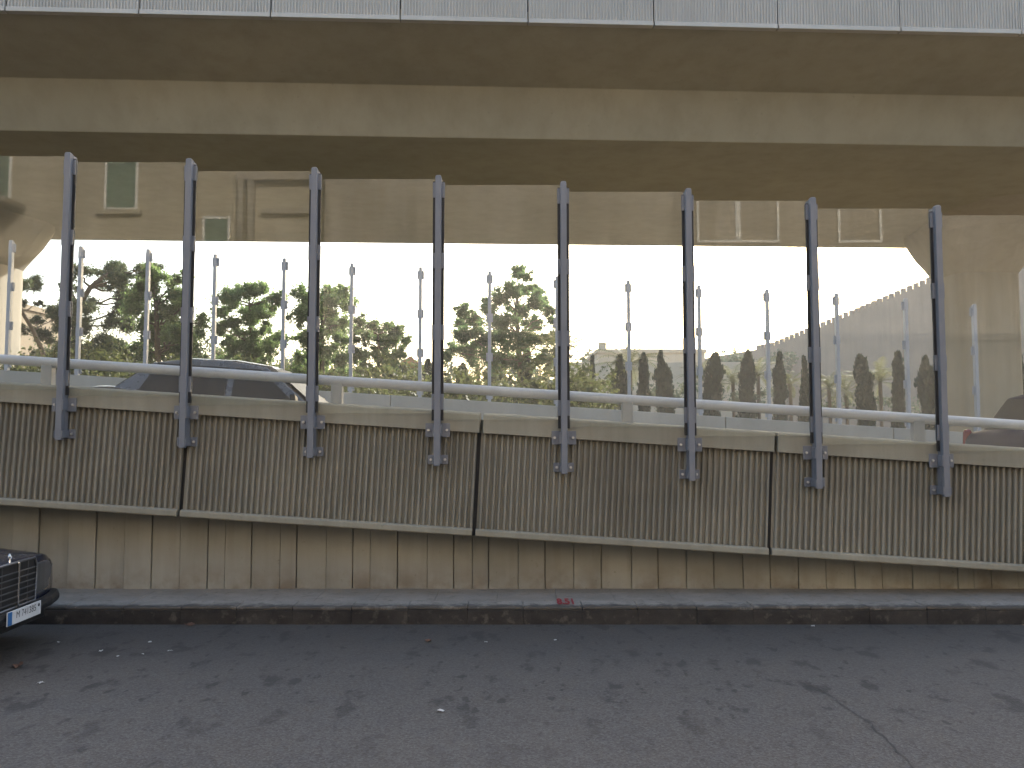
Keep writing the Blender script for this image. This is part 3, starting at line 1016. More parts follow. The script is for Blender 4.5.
def limb(b, a, c, r0, r1, r, wig=.12, n=6):
    pts = []; L = (c - a).length
    for k in range(n + 1):
        t = k / n
        p = a.lerp(c, t)
        if 0 < k < n: p = p + Vector((r.uniform(-1, 1), r.uniform(-1, 1), r.uniform(-.5, .8))) * L * wig * .5
        pts.append(p)
    b.tube(pts, [r0 + (r1 - r0) * k / n for k in range(n + 1)], 7)
    return pts


def tree(name, label, Y, trunk, clumps, mat, bark, seed, leafsize=.16, dens=60, r0=.16, group=None, cat='tree', asp=.5, spread=1.2, flat=.8, sub=7, fork=None):
    r = random.Random(seed)
    tp = [P(px, py, Y) for (px, py) in trunk]
    foot = Vector((tp[0].x, Y, 0))
    root = empty(name, foot); tag(root, label, cat, group)
    loc = lambda v: v - foot
    pts = [Vector((0, 0, -.1))] + [loc(p) for p in tp]
    tb = MB(); n = len(pts)
    tb.tube(pts, [r0 * (1 - .55 * k / (n - 1)) for k in range(n)], 9)
    cb = MB()
    for (px, py, rp) in clumps:
        c = loc(P(px, py, Y)) + Vector((0, r.uniform(-spread, spread), 0))
        rad = rp * 1.3 * Y / F
        # branch from the nearest lower trunk point
        cand = [p for p in pts[1:] if p.z < c.z + .1] or [pts[-1]]
        a = min(cand, key=lambda p: (p - c).length + (.0 if p.z < c.z else 2))
        limb(tb, a, c, r0 * .32, r0 * .07, r)
        for kk in range(3):
            v = Vector((r.uniform(-1, 1), r.uniform(-1, 1), r.uniform(-.4, .9))) * rad * .75
            limb(tb, a.lerp(c, .75), c + v, r0 * .12, r0 * .04, r, n=4)
        blob(cb, c, rad, int(dens * rp * rp / 2.6), leafsize * .78, r, asp, flat, sub + 5)
    tb.build('trunk', bark, root, smooth=True)
    cb.build('crown', mat, root, recalc=False)
    return root


# left leaning pine
tree('pine_tree', 'small leaning pine with a bare curved trunk at far left', 36, [(46, 372), (42, 350), (33, 330), (22, 312), (18, 298), (19, 288)],
     [(17, 286, 9), (25, 280, 9), (31, 287, 7), (16, 278, 6), (33, 302, 4), (12, 300, 5), (20, 318, 6), (40, 315, 6), (10, 326, 6)], MAT['pine'], MAT['bark_pale'], 11, .17, 75, .11, asp=.3, sub=5)
tree('pine_tree', 'broad dark umbrella pine with gnarled limbs behind the left near posts', 39, [(72, 380), (72, 350), (75, 330), (80, 305), (90, 288), (104, 276)],
     [(78, 270, 10), (92, 272, 10), (106, 268, 11), (118, 274, 11), (112, 288, 12), (124, 292, 10), (138, 266, 11), (134, 280, 8), (146, 272, 9),
      (52, 298, 10), (48, 310, 8), (60, 286, 8), (62, 306, 10), (66, 322, 10), (100, 312, 12), (88, 330, 11), (116, 322, 13), (108, 340, 12),
      (56, 338, 9), (78, 350, 11), (125, 308, 8), (98, 354, 12), (120, 350, 13), (70, 366, 11), (104, 370, 12), (130, 366, 13), (112, 300, 10), (122, 282, 10)],
     MAT['pine'], MAT['bark'], 12, .19, 75, .2, asp=.3, spread=1.6)
tree('bushy_tree', 'dense olive green tree right of the umbrella pine', 37, [(158, 385), (158, 355), (157, 330), (156, 305)],
     [(140, 306, 13), (152, 290, 12), (160, 278, 10), (172, 276, 8), (174, 292, 11), (182, 305, 10), (163, 312, 14), (147, 330, 14), (172, 330, 15), (186, 335, 10),
      (138, 350, 14), (160, 352, 14), (180, 355, 13), (196, 340, 9), (192, 362, 11), (198, 320, 7)],
     MAT['green'], MAT['bark'], 13, .18, 60, .17, spread=1.5)
tree('round_tree', 'round airy green tree with a forked trunk left of the third near post', 40, [(256, 385), (255, 360), (254, 345), (250, 325), (250, 305)],
     [(236, 300, 11), (248, 290, 10), (262, 294, 11), (272, 300, 10), (258, 306, 11), (242, 312, 10), (228, 304, 9), (222, 314, 8), (236, 322, 9), (270, 316, 9), (254, 320, 9), (262, 330, 8), (226, 330, 8), (277, 296, 6), (244, 333, 10), (268, 340, 10), (226, 338, 8), (258, 342, 9), (280, 336, 7), (232, 345, 10), (246, 350, 12), (262, 352, 11), (278, 350, 9), (240, 366, 12), (262, 370, 12), (222, 360, 10)],
     MAT['green'], MAT['bark'], 14, .17, 50, .13, sub=6)
tree('leafy_tree', 'tall leafy green tree partly hidden by the third near post', 40, [(322, 385), (322, 355), (322, 330), (324, 305)],
     [(300, 306, 9), (308, 298, 9), (320, 292, 9), (332, 290, 9), (344, 294, 8), (348, 304, 9), (336, 306, 12), (322, 310, 12), (306, 318, 11), (346, 322, 9), (332, 328, 13), (314, 334, 12), (300, 338, 9), (342, 340, 9), (324, 350, 12), (304, 356, 11), (342, 358, 11), (316, 370, 13), (336, 376, 12), (298, 374, 10)],
     MAT['green'], MAT['bark'], 15, .17, 60, .14)
tree('young_tree', 'fresh green young tree just left of the fourth near post', 38, [(378, 390), (378, 370), (379, 350), (378, 335)],
     [(362, 322, 7), (372, 326, 8), (384, 324, 7), (396, 330, 8), (402, 340, 6), (366, 338, 9), (380, 340, 10), (392, 344, 9), (360, 354, 8), (374, 356, 10), (390, 360, 9), (402, 355, 6), (366, 370, 8), (384, 372, 8), (357, 330, 6)],
     MAT['fresh'], MAT['bark'], 16, .16, 60, .1)
tree('eucalyptus_tree', 'tall ragged grey green eucalyptus left of the fifth near post', 43, [(520, 395), (520, 360), (518, 335), (516, 310), (518, 290)],
     [(518, 272, 8), (526, 278, 6), (508, 280, 6), (512, 296, 9), (526, 290, 7), (500, 302, 9), (490, 312, 9), (538, 288, 6), (544, 298, 8), (534, 304, 9), (518, 314, 11), (504, 324, 11), (548, 312, 6), (536, 322, 9), (552, 326, 6),
      (464, 313, 8), (472, 320, 8), (458, 320, 6), (478, 330, 10), (462, 336, 9), (490, 340, 12), (512, 342, 12), (530, 342, 10), (546, 340, 8), (454, 346, 8), (470, 352, 11), (496, 360, 12), (448, 358, 6), (520, 365, 10), (545, 360, 9)],
     MAT['euca'], MAT['bark_pale'], 17, .16, 95, .16, spread=1.8, sub=9)

# cypresses
cyp = [(321, 355, 6, 402, 50), (363, 358, 6, 402, 50), (398, 353, 8, 402, 46), (430, 362, 7, 404, 50), (462, 366, 9, 402, 48), (493, 360, 8, 402, 48), (526, 349, 8, 402, 43), (591, 358, 4, 402, 46), (622, 358, 9, 404, 44),
       (645.5, 356, 6, 402, 44), (664.5, 354, 9.5, 404, 43), (711, 355, 9.5, 404, 46), (745, 353, 9, 406, 45), (778, 355, 7, 408, 45), (802, 359, 7, 408, 45), (863, 358, 9.5, 410, 43), (895, 354, 7, 412, 43), (926, 359, 10, 414, 42), (1020, 354, 8, 414, 44)]
cyl = ['slim', 'faint narrow', 'dark rounded', 'short dark', 'broad faint', 'faint dark', 'dense dark', 'very thin', 'broad dark', 'narrow dark', 'thick round-topped', 'broad greyish', 'thick dark', 'leaning double-topped', 'small pointed', 'lumpy dark', 'slender tall', 'fat dark', 'dark half-hidden']
for i, (px, yt, hw, yb, Y) in enumerate(cyp):
    r = random.Random(100 + i)
    top = P(px, yt, Y); foot = Vector((top.x, Y, 0)); hgt = top.z; rad = hw * Y / F
    nm = ['first', 'second', 'third', 'fourth', 'fifth', 'sixth', 'seventh', 'eighth', 'ninth', 'tenth', 'eleventh', 'twelfth', 'thirteenth', 'fourteenth', 'fifteenth', 'sixteenth', 'seventeenth', 'eighteenth', 'last'][i]
    root = empty('cypress_tree', foot); tag(root, '%s columnar cypress, %s from the left in the row beyond the ramp' % (cyl[i], nm), 'cypress', 'columnar cypresses beyond the ramp')
    tb = MB(); tb.tube([(0, 0, -.1), (0, 0, hgt * .5), (0, 0, hgt * .9)], [.09, .06, .02], 7); tb.build('trunk', MAT['bark'], root)
    cb = MB()
    point = .55 if i in (14, 7, 0) else .22
    lump = [(r.uniform(0, 1), r.uniform(0, 6.28), r.uniform(-.5, .42)) for _ in range(22)]; lean = r.uniform(-.03, .03); bend = r.uniform(-.25, .25) * rad
    for k in range(int(1100 + 1700 * hw / 9)):
        t = r.random()
        z = .15 + t * (hgt - .15)
        prof_ = min(1, (t + .12) / .3) * (min(1, (1 - t) / point) ** .55)
        a = r.uniform(0, 6.28)
        m = 1 + sum(dv * math.exp(-((t - lt) / .07) ** 2) * (1 + math.cos(a - la)) * .5 for lt, la, dv in lump)
        rr = .84 * rad * prof_ * m * (r.random() ** .3) * r.uniform(.8, 1.16)
        p = Vector((math.cos(a) * rr + lean * z + bend * math.sin(t * 4), math.sin(a) * rr, z))
        s = r.uniform(.10, .27)
        out = Vector((math.cos(a), math.sin(a), 0)); side = Vector((-math.sin(a), math.cos(a), 0))
        up = (Vector((0, 0, 1)) + out * r.uniform(-.1, .5) + side * r.uniform(-.3, .3)).normalized()
        side = Matrix.Rotation(r.uniform(-1, 1), 3, up) @ side
        cb.add([p - side * s * .3, p + up * s * .35 - side * s * .33, p + up * s, p + up * s * .35 + side * s * .33, p + side * s * .3], [(0, 1, 2, 3, 4)], r.random() ** 1.3)
    cb.build('crown', MAT['cypress'], root, recalc=False)


def palm(px, py, Y, rad, seed, label, hgt_px=None, mat='palm', nf=20):
    r = random.Random(seed)
    c = P(px, py, Y); foot = Vector((c.x, Y, 0)); h = c.z
    root = empty('palm_tree', foot); tag(root, label, 'palm', 'palms among the cypresses')
    tb = MB(); tb.tube([(0, 0, -.1), (.03, 0, h * .5), (0, 0, h)], [.13, .09, .1], 9); tb.build('trunk', MAT['bark'], root)
    cb = MB()
    L = 2.0 * rad * Y / F
    nf += 8
    for k in range(nf):
        a = 6.283 * k / nf + r.uniform(-.2, .2); e0 = r.uniform(-.2, 1.35)
        out = Vector((math.cos(a), math.sin(a), 0))
        p = Vector((0, 0, h)); n = 11; ll = L * r.uniform(.8, 1.15)
        for j in range(n):
            e = e0 - 1.5 * (j / n) ** 1.4
            dv = out * math.cos(e) + Vector((0, 0, math.sin(e)))
            p2 = p + dv * ll / n
            side = Vector((-math.sin(a), math.cos(a), 0)); up = dv.cross(side)
            cb.add([p - side * .012, p2 - side * .01, p2 + side * .01, p + side * .012], [(0, 1, 2, 3)], .3)
            w = ll * .2 * math.sin(math.pi * (j + 1.2) / (n + 1.4)) 
            for s in (-1, 1):
                for q in (0, .5):
                    o_ = p.lerp(p2, q)
                    tip = o_ + (side * s + dv * .7 - Vector((0, 0, .35))).normalized() * w * r.uniform(.8, 1.1)
                    cb.add([o_, o_ + dv * ll * .03, tip], [(0, 1, 2)], r.random())
            p = p2
    cb.build('crown', MAT[mat], root, recalc=False)


palm(556, 362, 40, 26, 1, 'large olive palm right beside the eucalyptus at the fifth near post', nf=26)
palm(630, 366, 46, 24, 2, 'palm spreading fronds behind the broad cypress in front of the stone building', nf=22)
palm(700, 380, 48, 15, 3, 'small yellowish palm behind the sixth near post')
palm(733, 384, 48, 16, 4, 'dry grey palm left of the thick dark cypress')
palm(758, 376, 47, 16, 5, 'dry palm between the two cypresses near the twelfth far post')
palm(790, 384, 47, 14, 6, 'thin dry palm left of the small pointed cypress')
palm(829, 388, 46, 17, 7, 'dry palm just right of the seventh near post')
palm(846, 392, 47, 15, 8, 'pale dry palm left of the lumpy dark cypress')
palm(880, 382, 46, 18, 9, 'dry palm between the lumpy and the slender cypresses')
palm(478, 372, 45, 20, 10, 'olive palm below the eucalyptus, left of its trunk')

# scrub and far tree line: uncountable masses
r = random.Random(55); cb = MB()
for k in range(150):
    px = r.uniform(-60, 600); Y = r.uniform(22, 34)
    hz = r.uniform(362, 402) if px < 220 else (r.uniform(374, 402) if px < 300 else r.uniform(384, 404))
    c = P(px, hz, Y)
    for j in range(2):
        blob(cb, Vector((c.x + r.uniform(-.3, .3), Y, max(.3, c.z - .5 * j))), r.uniform(.5, .95), 260, .15, r, .5, .9, 8)
for k in range(80):
    px = r.uniform(-80, 420); Y = r.uniform(44, 54)
    c = P(px, r.uniform(352 if px < 230 else 368, 398), Y)
    blob(cb, c, r.uniform(.9, 1.6), 260, .24, r, .5, .9, 8)
tag(cb.build('undergrowth', MAT['scrub'], recalc=False), 'olive brown scrub and hedging along the far side of the ramp', 'undergrowth', kind='stuff')
cb = MB()
for k in range(260):
    px = r.uniform(-120, 790); Y = r.uniform(95, 124)
    c = P(px, r.uniform(357, 380) if px > 580 else r.uniform(350 if px < 330 else 364, 398), Y)
    blob(cb, c, r.uniform(1.2, 2.1), 170, .4, r, .6, .9, 6)
for k in range(55):
    px = r.uniform(600, 950); Y = r.uniform(46, 60)
    c = P(px, r.uniform(388, 404) + max(0, (px - 700) * .05), Y)
    blob(cb, c, r.uniform(.4, .7), 110, .16, r, .6, .9, 5)
tag(cb.build('treeline', MAT['far_leaf'], recalc=False), 'low line of distant tree tops beyond the stone building', 'trees', kind='stuff')
cb = MB(); c = P(614, 384, 47); blob(cb, Vector((0, 0, c.z)), .75, 420, .15, r, .5, .9, 7); blob(cb, Vector((.1, 0, c.z - .8)), .7, 300, .15, r, .5, .9, 7)
s = empty('shrub', (c.x, 47, 0)); tag(s, 'bright yellow green shrub beside the very thin cypress', 'shrub')
cb.build('crown', MAT['fresh'], s, recalc=False)
tb = MB(); tb.tube([(0, 0, -.1), (0, 0, c.z - .6)], [.05, .03], 6); tb.build('trunk', MAT['bark'], s)

# ------------------------------------------------------------------ cars
def lofted(stations, name, mat, parent, sub=2, smooth=True):
    """stations: list of rings (same count, closed) -> skin with end caps"""
    b = MB(); n = len(stations[0])
    vs = [v for s_ in stations for v in s_]
    fs = []
    for i in range(len(stations) - 1):
        for k in range(n):
            fs.append((i * n + k, i * n + (k + 1) % n, (i + 1) * n + (k + 1) % n, (i + 1) * n + k))
    fs.append(tuple(range(n - 1, -1, -1))); fs.append(tuple((len(stations) - 1) * n + k for k in range(n)))
    b.add(vs, fs)
    return b.build(name, mat, parent, smooth=smooth, sub=sub)


def ring_body(x, hw, z0, z1, crown, sh=.06):
    """rounded cross-section of the lower body: belt at z1, centre of the bonnet crown higher"""
    return [(x, -hw * .90, z0), (x, -hw * .99, z0 + .08), (x, -hw, (z0 + z1) * .5), (x, -hw * .985, z1 - sh), (x, -hw * .95, z1 - .012), (x, -hw * .86, z1 + crown * .25), (x, -hw * .45, z1 + crown * .8), (x, 0, z1 + crown),
            (x, hw * .45, z1 + crown * .8), (x, hw * .86, z1 + crown * .25), (x, hw * .95, z1 - .012), (x, hw * .985, z1 - sh), (x, hw, (z0 + z1) * .5), (x, hw * .99, z0 + .08), (x, hw * .90, z0)]


def wheel(parent, x, y, side, rad=.31, w=.19):
    root = MB()
    n = 28
    prof = [(rad * .66, -w / 2), (rad * .93, -w / 2), (rad, -w / 2 + .03), (rad, w / 2 - .03), (rad * .93, w / 2), (rad * .66, w / 2)]
    vs = []; fs = []; m = len(prof)
    for k in range(n):
        a = 2 * math.pi * k / n
        for (rr, yy) in prof: vs.append((math.cos(a) * rr, yy, math.sin(a) * rr))
    for k in range(n):
        for j in range(m):
            fs.append((k * m + j, k * m + (j + 1) % m, ((k + 1) % n) * m + (j + 1) % m, ((k + 1) % n) * m + j))
    root.add(vs, fs)
    wh = root.build('wheel', MAT['tyre'], parent, smooth=True, loc=(x, y, rad))
    b = MB(); b.tube([(0, -w * .3, 0), (0, w * .3, 0), (0, w * .36, 0)], [rad * .67, rad * .67, rad * .45], 24)
    b2 = b.build('rim', MAT['bolt'], wh, smooth=False)
    if side < 0: b2.rotation_euler = (0, 0, math.pi)
    return wh


def sedan(name, label, loc, rz, pitch, paintm, hb=False, detail=False):
    """front points to +x, origin on the ground under the middle of the front bumper"""
    root = empty(name, loc); root.rotation_euler = (0, pitch, rz)
    tag(root, label, 'car')
    L, HWD = 4.45, .87
    st = [ring_body(-.17, .80, .34, .66, .03), ring_body(-.22, .845, .29, .685, .06), ring_body(-.34, .865, .25, .715, .09), ring_body(-.8, HWD, .22, .77, .085), ring_body(-1.45, HWD, .20, .83, .08)]
    if hb:
        st += [ring_body(-2.4, HWD, .2, .87, .04), ring_body(-3.3, HWD, .22, .89, .05), ring_body(-3.75, .85, .26, .98, .04), ring_body(-3.95, .82, .34, .95, .03), ring_body(-4.02, .76, .4, .8, .02)]
    else:
        st += [ring_body(-2.4, HWD, .2, .86, .04), ring_body(-3.4, HWD, .22, .90, .06), ring_body(-4.1, .84, .27, .94, .06), ring_body(-4.38, .80, .33, .90, .05), ring_body(-4.45, .72, .4, .78, .03)]
    lofted(st, 'body', paintm, root)
    # greenhouse
    def gr(x, hw, z, zc): return [(x, -hw, z), (x, -hw * .5, z + zc), (x, 0, z + zc * 1.15), (x, hw * .5, z + zc), (x, hw, z)]
    top = 1.40 if not hb else 1.45
    xs_ = (-1.40, -2.05, -2.5, -3.1, -3.55, -4.05) if not hb else (-1.25, -2.0, -2.5, -3.1, -3.6, -3.85)
    hwb, hwt = .79, .58
    sec = [(xs_[0], .74, .84, .02), (xs_[1], .57, top - .05, .025), (xs_[2], hwt, top, .03), (xs_[3], hwt, top - .01, .03), (xs_[4] if not hb else -3.55, .55, top - .09, .025), (xs_[5], .72, .86, .02)]
    b = MB()
    rings = []
    for k, (x, hw, z, zc) in enumerate(sec):
        base_x = x if k in (0, 5) else x
        rings.append([(x, -hw, z), (x, -hw * .5, z + zc), (x, 0, z + zc * 1.2), (x, hw * .5, z + zc), (x, hw, z)])
    vs = [v for r_ in rings for v in r_]; fs = []
    for i in range(5):
        for k in range(4): fs.append((i * 5 + k, i * 5 + k + 1, (i + 1) * 5 + k + 1, (i + 1) * 5 + k))
    # side walls down to the belt
    nb = len(vs)
    belts = [(x, s * hwb, .83) for s in (-1, 1) for (x, *_r) in sec]
    vs += belts
    for s in (0, 1):
        for i in range(5):
            a, c = nb + s * 6 + i, nb + s * 6 + i + 1
            e, f = i * 5 + (0 if s == 0 else 4), (i + 1) * 5 + (0 if s == 0 else 4)
            fs.append((a, c, f, e))
    b.add(vs, fs); b.build('roof', paintm, root, bevel=.035, smooth=True, seg=3)
    # windows as thin panes just proud of the greenhouse
    def pane(nm, q, off, mat='car_glass'):
        q = [Vector(v) for v in q]
        cen = sum(q, Vector()) / 4
        nrm = (q[1] - q[0]).cross(q[3] - q[0]).normalized()
        if nrm.dot(cen - Vector((-2.6, 0, .9))) < 0: nrm = -nrm
        b = MB(); lo = [v + nrm * off for v in q]; hi = [v + nrm * (off + .006) for v in q]
        b.hexa(lo + hi); return b.build(nm, MAT[mat], root)
    def lerp2(a, c, e, f, u, v): return (Vector(a).lerp(Vector(c), u)).lerp(Vector(f).lerp(Vector(e), u), v)
    a0, a1 = (sec[0][0], -.74, .84), (sec[0][0], .74, .84); t0, t1 = (sec[1][0], -.57, sec[1][2]), (sec[1][0], .57, sec[1][2])
    g = lambda u, v: lerp2(a0, a1, t1, t0, u, v)
    pane('windscreen', [g(.07, .05), g(.93, .05), g(.91, .93), g(.09, .93)], .03)
    a0, a1 = (sec[5][0], -.72, .86), (sec[5][0], .72, .86); t0, t1 = (sec[4][0], -.55, sec[4][2]), (sec[4][0], .55, sec[4][2])
    g2 = lambda u, v: lerp2(a0, a1, t1, t0, u, v)
    pane('rear_window', [g2(.08, .1), g2(.92, .1), g2(.9, .92), g2(.1, .92)], .03)
    for s in (-1, 1):
        for (xa, xb, xat, xbt, nm) in ((xs_[0] - .22, -2.42, xs_[1] - .06, -2.44, 'door_window'), (-2.52, xs_[5] + .42, -2.52, xs_[4] + .1, 'door_window')):
            pane(nm, [(xa, s * .775, .88), (xb, s * .775, .88), (xbt, s * .605, top - .1), (xat, s * .605, top - .1)], .016)
        b = MB()
        for xx in (-1.42, -2.47, -3.45): b.box(xx, xx + .006, s * HWD - .004, s * HWD + .0015, .3, .8)
        b.build('door_gap', MAT['black_plastic'], root)
        for xx in (-2.28, -3.28):
            b = MB(); b.box(xx, xx + .15, min(s * (HWD - .01), s * (HWD + .03)), max(s * (HWD - .01), s * (HWD + .03)), .70, .725); b.build('door_handle', MAT['chrome'], root, bevel=.006)
        b = MB(); b.hexa([(-1.62, s * .80, .89), (-1.55, s * .80, .89), (-1.55, s * .98, .9), (-1.62, s * .98, .9), (-1.64, s * .80, .97), (-1.57, s * .82, .97), (-1.57, s * .98, 1.0), (-1.64, s * .98, 1.0)])
        b.build('wing_mirror', MAT['black_plastic'], root, bevel=.015)
        b = MB(); b.box(-4.47 if not hb else -3.99, -4.25 if not hb else -3.90, min(s * (.70 if hb else .5), s * .80), max(s * (.70 if hb else .5), s * .80), .58 + .15 * hb, .76 + .22 * hb); b.build('taillight', MAT['red_lens'], root, bevel=.03)
        for xx in (-.85, -3.62 if not hb else -3.25): wheel(root, xx, s * (HWD - .12), s)
        b = MB()
        for xx in (-.85, -3.62 if not hb else -3.25):
            n = 18; pts = [(xx + math.cos(t * math.pi / n) * .37, s * (HWD + .004), .31 + math.sin(t * math.pi / n) * .37) for t in range(n + 1)]
            b.tube(pts, .018, 6)
            b.prism([(p[0], p[2]) for p in pts], 'y', s * (HWD - .16), s * (HWD + .003))
        b.build('wheel_arch', MAT['black_plastic'], root)
    if not detail:
        for (x, nm) in ((.0, 'bumper'), (-4.47 if not hb else -4.02, 'bumper')):
            b = MB(); sgn = 1 if x > -1 else -1
            pts = [(x - sgn * .32, -.86, .45), (x - sgn * .1, -.80, .45), (x - sgn * .02, -.4, .45), (x, 0, .45), (x - sgn * .02, .4, .45), (x - sgn * .1, .80, .45), (x - sgn * .32, .86, .45)]
            b.tube(pts, .06, 8); b.build('bumper', MAT['black_plastic'], root, smooth=True)
        for s in (-1, 1):
            b = MB(); b.box(-.28, -.12, min(s * .48, s * .74), max(s * .48, s * .74), .54, .68); b.build('headlight', MAT['lens'], root, bevel=.02)
    return root


# --- parked dark navy saloon at left
CX, CY = -3.70, 6.95
car = sedan('parked_car', 'dark navy old saloon with chrome grille parked at the left edge by the kerb', (CX, CY, 0), 0, 0, MAT['navy_paint'], detail=True)
# front face block (upright nose)
def nose_pts(y):                      # bow of the front in plan
    return -.06 - .13 * (abs(y) / .85) ** 3.0
b = MB()
ys = [-.80 + 1.6 * k / 16 for k in range(17)]
vs = []
for y in ys:
    x = nose_pts(y) - .04
    vs += [(x - .22, y, .34), (x - .0, y, .36), (x, y, .66 - .05 * (y / .8) ** 6), (x - .03, y, .735 + .025 * (1 - (y / .8) ** 2) - .06 * (y / .8) ** 6), (x - .25, y, .76 + .03 * (1 - (y / .8) ** 2) - .05 * (y / .8) ** 6)]
fs = []
for i in range(16):
    for k in range(4): fs.append((i * 5 + k, i * 5 + k + 1, (i + 1) * 5 + k + 1, (i + 1) * 5 + k))
    fs.append((i * 5 + 4, i * 5, (i + 1) * 5, (i + 1) * 5 + 4))
fs += [(0, 1, 2, 3, 4), tuple(16 * 5 + k for k in (4, 3, 2, 1, 0))]
b.add(vs, fs); b.build('nose_panel', MAT['navy_paint'], car, bevel=.02, smooth=True, seg=3)
# grille
b = MB()
gx = nose_pts(.2) - .035
gp = [(-.29, .42), (.29, .42), (.30, .70), (.27, .755), (-.27, .755), (-.30, .70)]
b.prism([(y, z) for (y, z) in gp], 'x', gx - .03, gx + .012)
gr_ = b.build('grille', MAT['black_plastic'], car)
b = MB()
for k in range(6):
    zz = .45 + k * .046
    b.box(gx + .013, gx + .032, -.285, .285, zz, zz + .006)
for k in range(-4, 5):
    if k in (-3, 3): b.box(gx + .0125, gx + .018, k * .06 - .0015, k * .06 + .0025, .425, .74)
b.build('grille_slats', MAT['dull_metal'], gr_)
b = MB(); b.box(gx + .0325, gx + .05, -.008, .008, .42, .76); b.build('centre_bar', MAT['chrome'], gr_, bevel=.004)
b = MB()
gpp = [(gx + .02, y, z) for (y, z) in gp]; b.tube(gpp + [gpp[0]], .009, 8); b.build('grille_surround', MAT['dull_metal'], gr_, smooth=True)
# bonnet emblem: ring with three spokes on a stem
b = MB(); ez = .80
n = 20
b.tube([(gx - .03, math.cos(2 * math.pi * k / n) * .022, ez + math.sin(2 * math.pi * k / n) * .022) for k in range(n + 1)], .0045, 6)
for a in (90, 210, 330): b.tube([(gx - .03, 0, ez), (gx - .03, math.cos(R(a)) * .022, ez + math.sin(R(a)) * .022)], [.006, .002], 6)
b.tube([(gx - .03, 0, .755), (gx - .03, 0, .785)], [.012, .006], 8)
b.build('bonnet_emblem', MAT['chrome'], car)
for s in (-1, 1):
    b = MB()
    y0, y1 = .325, .80
    n = 5; vs = []
    for k in range(n + 1):
        y = y0 + (y1 - y0) * k / n; x = nose_pts(y) - .032 - (.05 * max(0, (k - 3) / 2) ** 2)
        vs += [(x - .1, s * y, .465), (x, s * y, .46), (x, s * y, .69 - .05 * ((y - .33) / .47) ** 3), (x - .1, s * y, .70 - .05 * ((y - .33) / .47) ** 3)]
    fs = [(4 * i + k, 4 * i + (k + 1) % 4, 4 * (i + 1) + (k + 1) % 4, 4 * (i + 1) + k) for i in range(n) for k in range(4)] + [(0, 1, 2, 3), tuple(4 * n + k for k in (3, 2, 1, 0))]
    b.add(vs, fs); hl = b.build('headlight', MAT['lens'], car, bevel=.012)
    b = MB(); xx = nose_pts(.74) - .075; b.box(xx - .06, xx + .006, min(s * .80, s * .83), max(s * .80, s * .83), .47, .63); b.build('indicator', MAT['lens'], hl, bevel=.01)
    b = MB(); xx = nose_pts(.56) - .03; b.tube([(xx - .02, s * .54, .60), (xx + .004, s * .54, .60)], [.09, .082], 24); b.build('lamp_ring', MAT['dull_metal'], hl)
# bumper
b = MB(); cs = [(-.03, -.042), (.025, -.04), (.04, -.012), (.04, .012), (.025, .04), (-.03, .045)]
path = [(-.75, .885), (-.45, .88), (-.27, .865), (-.19, .81), (-.14, .72), (-.085, .5), (-.06, .25), (-.055, 0)]
path = path + [(x, -y) for (x, y) in reversed(path[:-1])]
vs = []; m = len(cs)
for i, (x, y) in enumerate(path):
    a = Vector(path[max(i - 1, 0)]); c = Vector(path[min(i + 1, len(path) - 1)]); t = (c - a).normalized(); nrm = Vector((-t.y, t.x))
    if nrm.dot(Vector((x + 1.2, y))) < 0: nrm = -nrm
    for (o_, z) in cs: vs.append((x + nrm.x * o_, y + nrm.y * o_, .37 + z))
fs = [(i * m + k, i * m + (k + 1) % m, (i + 1) * m + (k + 1) % m, (i + 1) * m + k) for i in range(len(path) - 1) for k in range(m)]
fs += [tuple(range(m)), tuple((len(path) - 1) * m + k for k in range(m - 1, -1, -1))]
b.add(vs, fs); bp = b.build('bumper', MAT['black_plastic'], car, bevel=.006)
b = MB(); b.box(-.34, -.2, -.70, .70, .2, .31); b.build('lower_valance', MAT['black_plastic'], car, bevel=.02)  # black colour stands in for the shade beneath the bumper
b = MB(); b.tube([(-4.4, -.86, .45), (-4.5, -.75, .45), (-4.53, 0, .45), (-4.5, .75, .45), (-4.4, .86, .45)], .06, 8); b.build('bumper', MAT['black_plastic'], car, smooth=True)
# number plate
b = MB(); b.box(-.008, .002, -.235, .235, .325, .428); pl = b.build('number_plate', MAT['plate_white'], car, bevel=.003)
b = MB(); b.box(.0022, .0032, -.232, -.175, .328, .425); b.build('blue_band', MAT['plate_blue'], pl)
mt = Matrix.Translation((.0035, .02, .386)) @ Matrix(((0, 0, 1, 0), (1, 0, 0, 0), (0, 1, 0, 0), (0, 0, 0, 1)))
text_mesh('plate_number', 'M 741385', .07, MAT['ink'], mt, pl, sx=1.0)
b = MB(); b.tube([(.0022, .20, .40), (.005, .20, .40)], .012, 10); b.build('plate_bolt', MAT['ink'], pl)

# --- cars on the ramp
Yc = 13.0
pt_ = P(330, 402, Yc)
fx = pt_.x + 1.32
o = sedan('saloon_car', 'dark brown saloon with sloping windscreen driving down the ramp at left', (fx, Yc, zd(fx, Yc)), 0, math.atan(SL), MAT['brown_paint'])
o.scale = (1.06, 1, 1)
Yc = 11.0
pt_ = P(986, 435, Yc)
fx = pt_.x + 4.02
o = sedan('hatchback_car', 'dark violet blue hatchback with red tail light at the right edge on the ramp', (fx, Yc, zd(fx, Yc)), 0, math.atan(SL), MAT['violet_paint'], hb=True)
o.scale = (1, 1, 1.13)

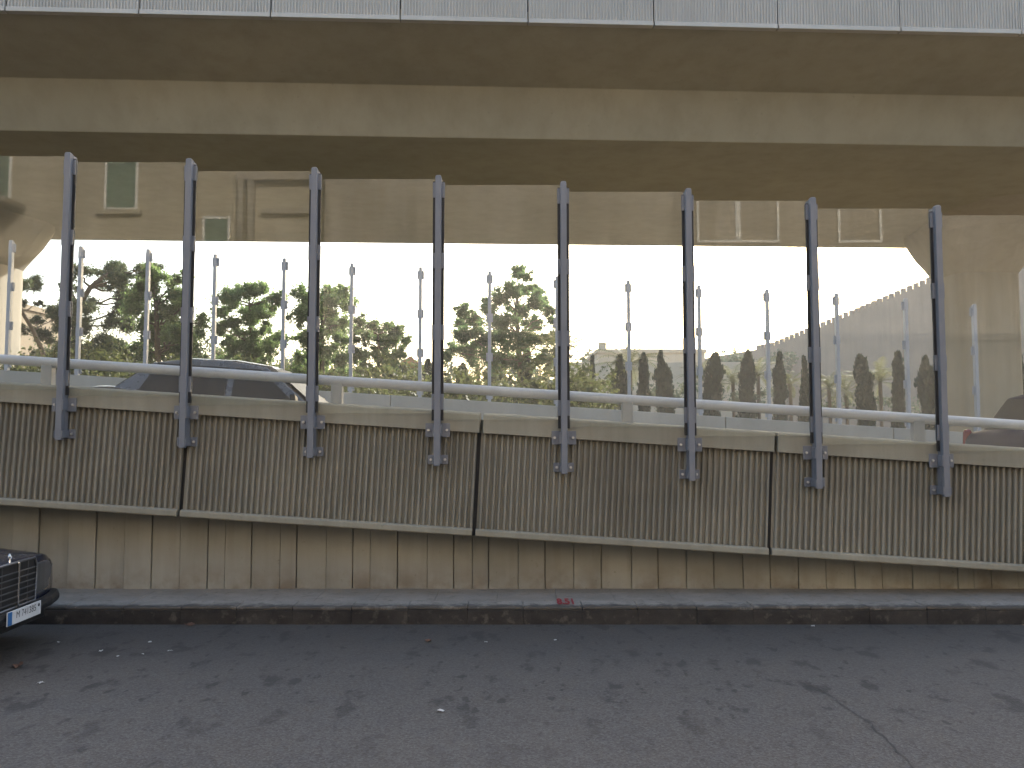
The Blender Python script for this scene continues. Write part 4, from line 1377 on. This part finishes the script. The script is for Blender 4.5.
# ------------------------------------------------------------------ litter on the street
def on_street(px, py):
    d = ray(px, py); return EYE + d * (-EYE.z / d.z)
lit = [(441, 712, .032, 'paper', 'crumpled white paper scrap on the open asphalt, largest of the litter'),
       (170, 652, .03, 'paper', 'white scrap near the kerb, fourth speck from the parked car'),
       (150, 643, .025, 'paper', 'small white scrap closest to the kerb beside the parked car'),
       (101, 652, .025, 'paper', 'tiny white scrap nearest to the parked car'),
       (59, 643, .022, 'paper', 'tiny pale scrap just in front of the car bumper'),
       (143, 655, .018, 'paper', 'tiny white speck left of the fourth scrap'),
       (41, 684, .03, 'paper', 'pale scrap at the left edge of the street below the car'),
       (118, 657, .02, 'paper', 'tiny white speck between the two scraps by the car'),
       (813, 627, .03, 'paper', 'pale scrap lying in the gutter at right'),
       (428, 642, .045, 'leaf_litter', 'dry brown leaf on the asphalt near the kerb at centre'),
       (190, 626, .06, 'leaf_litter', 'dark dry leaf lying in the gutter at left'),
       (18, 667, .07, 'leaf_litter', 'curled brown leaf below the parked car at the left edge'),
       (486, 643, .02, 'paper', 'tiny white speck right of the dry leaf at centre'),
       (555, 641, .02, 'paper', 'tiny pale speck below the painted red number')]
for i, (px, py, s, m, lab) in enumerate(lit):
    q = on_street(px, py); r = random.Random(300 + i); s *= .66
    b = MB(); n = 4
    vs = []
    for a in range(n):
        for c in range(n):
            vs.append(((a / 3 - .5) * s * 2 + r.uniform(-.25, .25) * s, (c / 3 - .5) * s * 1.4 + r.uniform(-.25, .25) * s, .006 + r.random() * s * .6))
    fs = [(a * n + c, (a + 1) * n + c, (a + 1) * n + c + 1, a * n + c + 1) for a in range(3) for c in range(3)]
    b.add(vs, fs)
    o = b.build('paper_scrap' if m == 'paper' else 'dry_leaf', MAT[m], None, loc=(q.x, q.y, 0))
    o.rotation_euler = (0, 0, r.uniform(0, 6))
    tag(o, lab, 'litter', 'litter on the street')

# ------------------------------------------------------------------ render settings
sc.cycles.max_bounces = 10
sc.cycles.diffuse_bounces = 5
sc.cycles.glossy_bounces = 4
sc.cycles.transparent_max_bounces = 12
sc.cycles.caustics_reflective = False
sc.cycles.caustics_refractive = False
sc.cycles.sample_clamp_indirect = 6
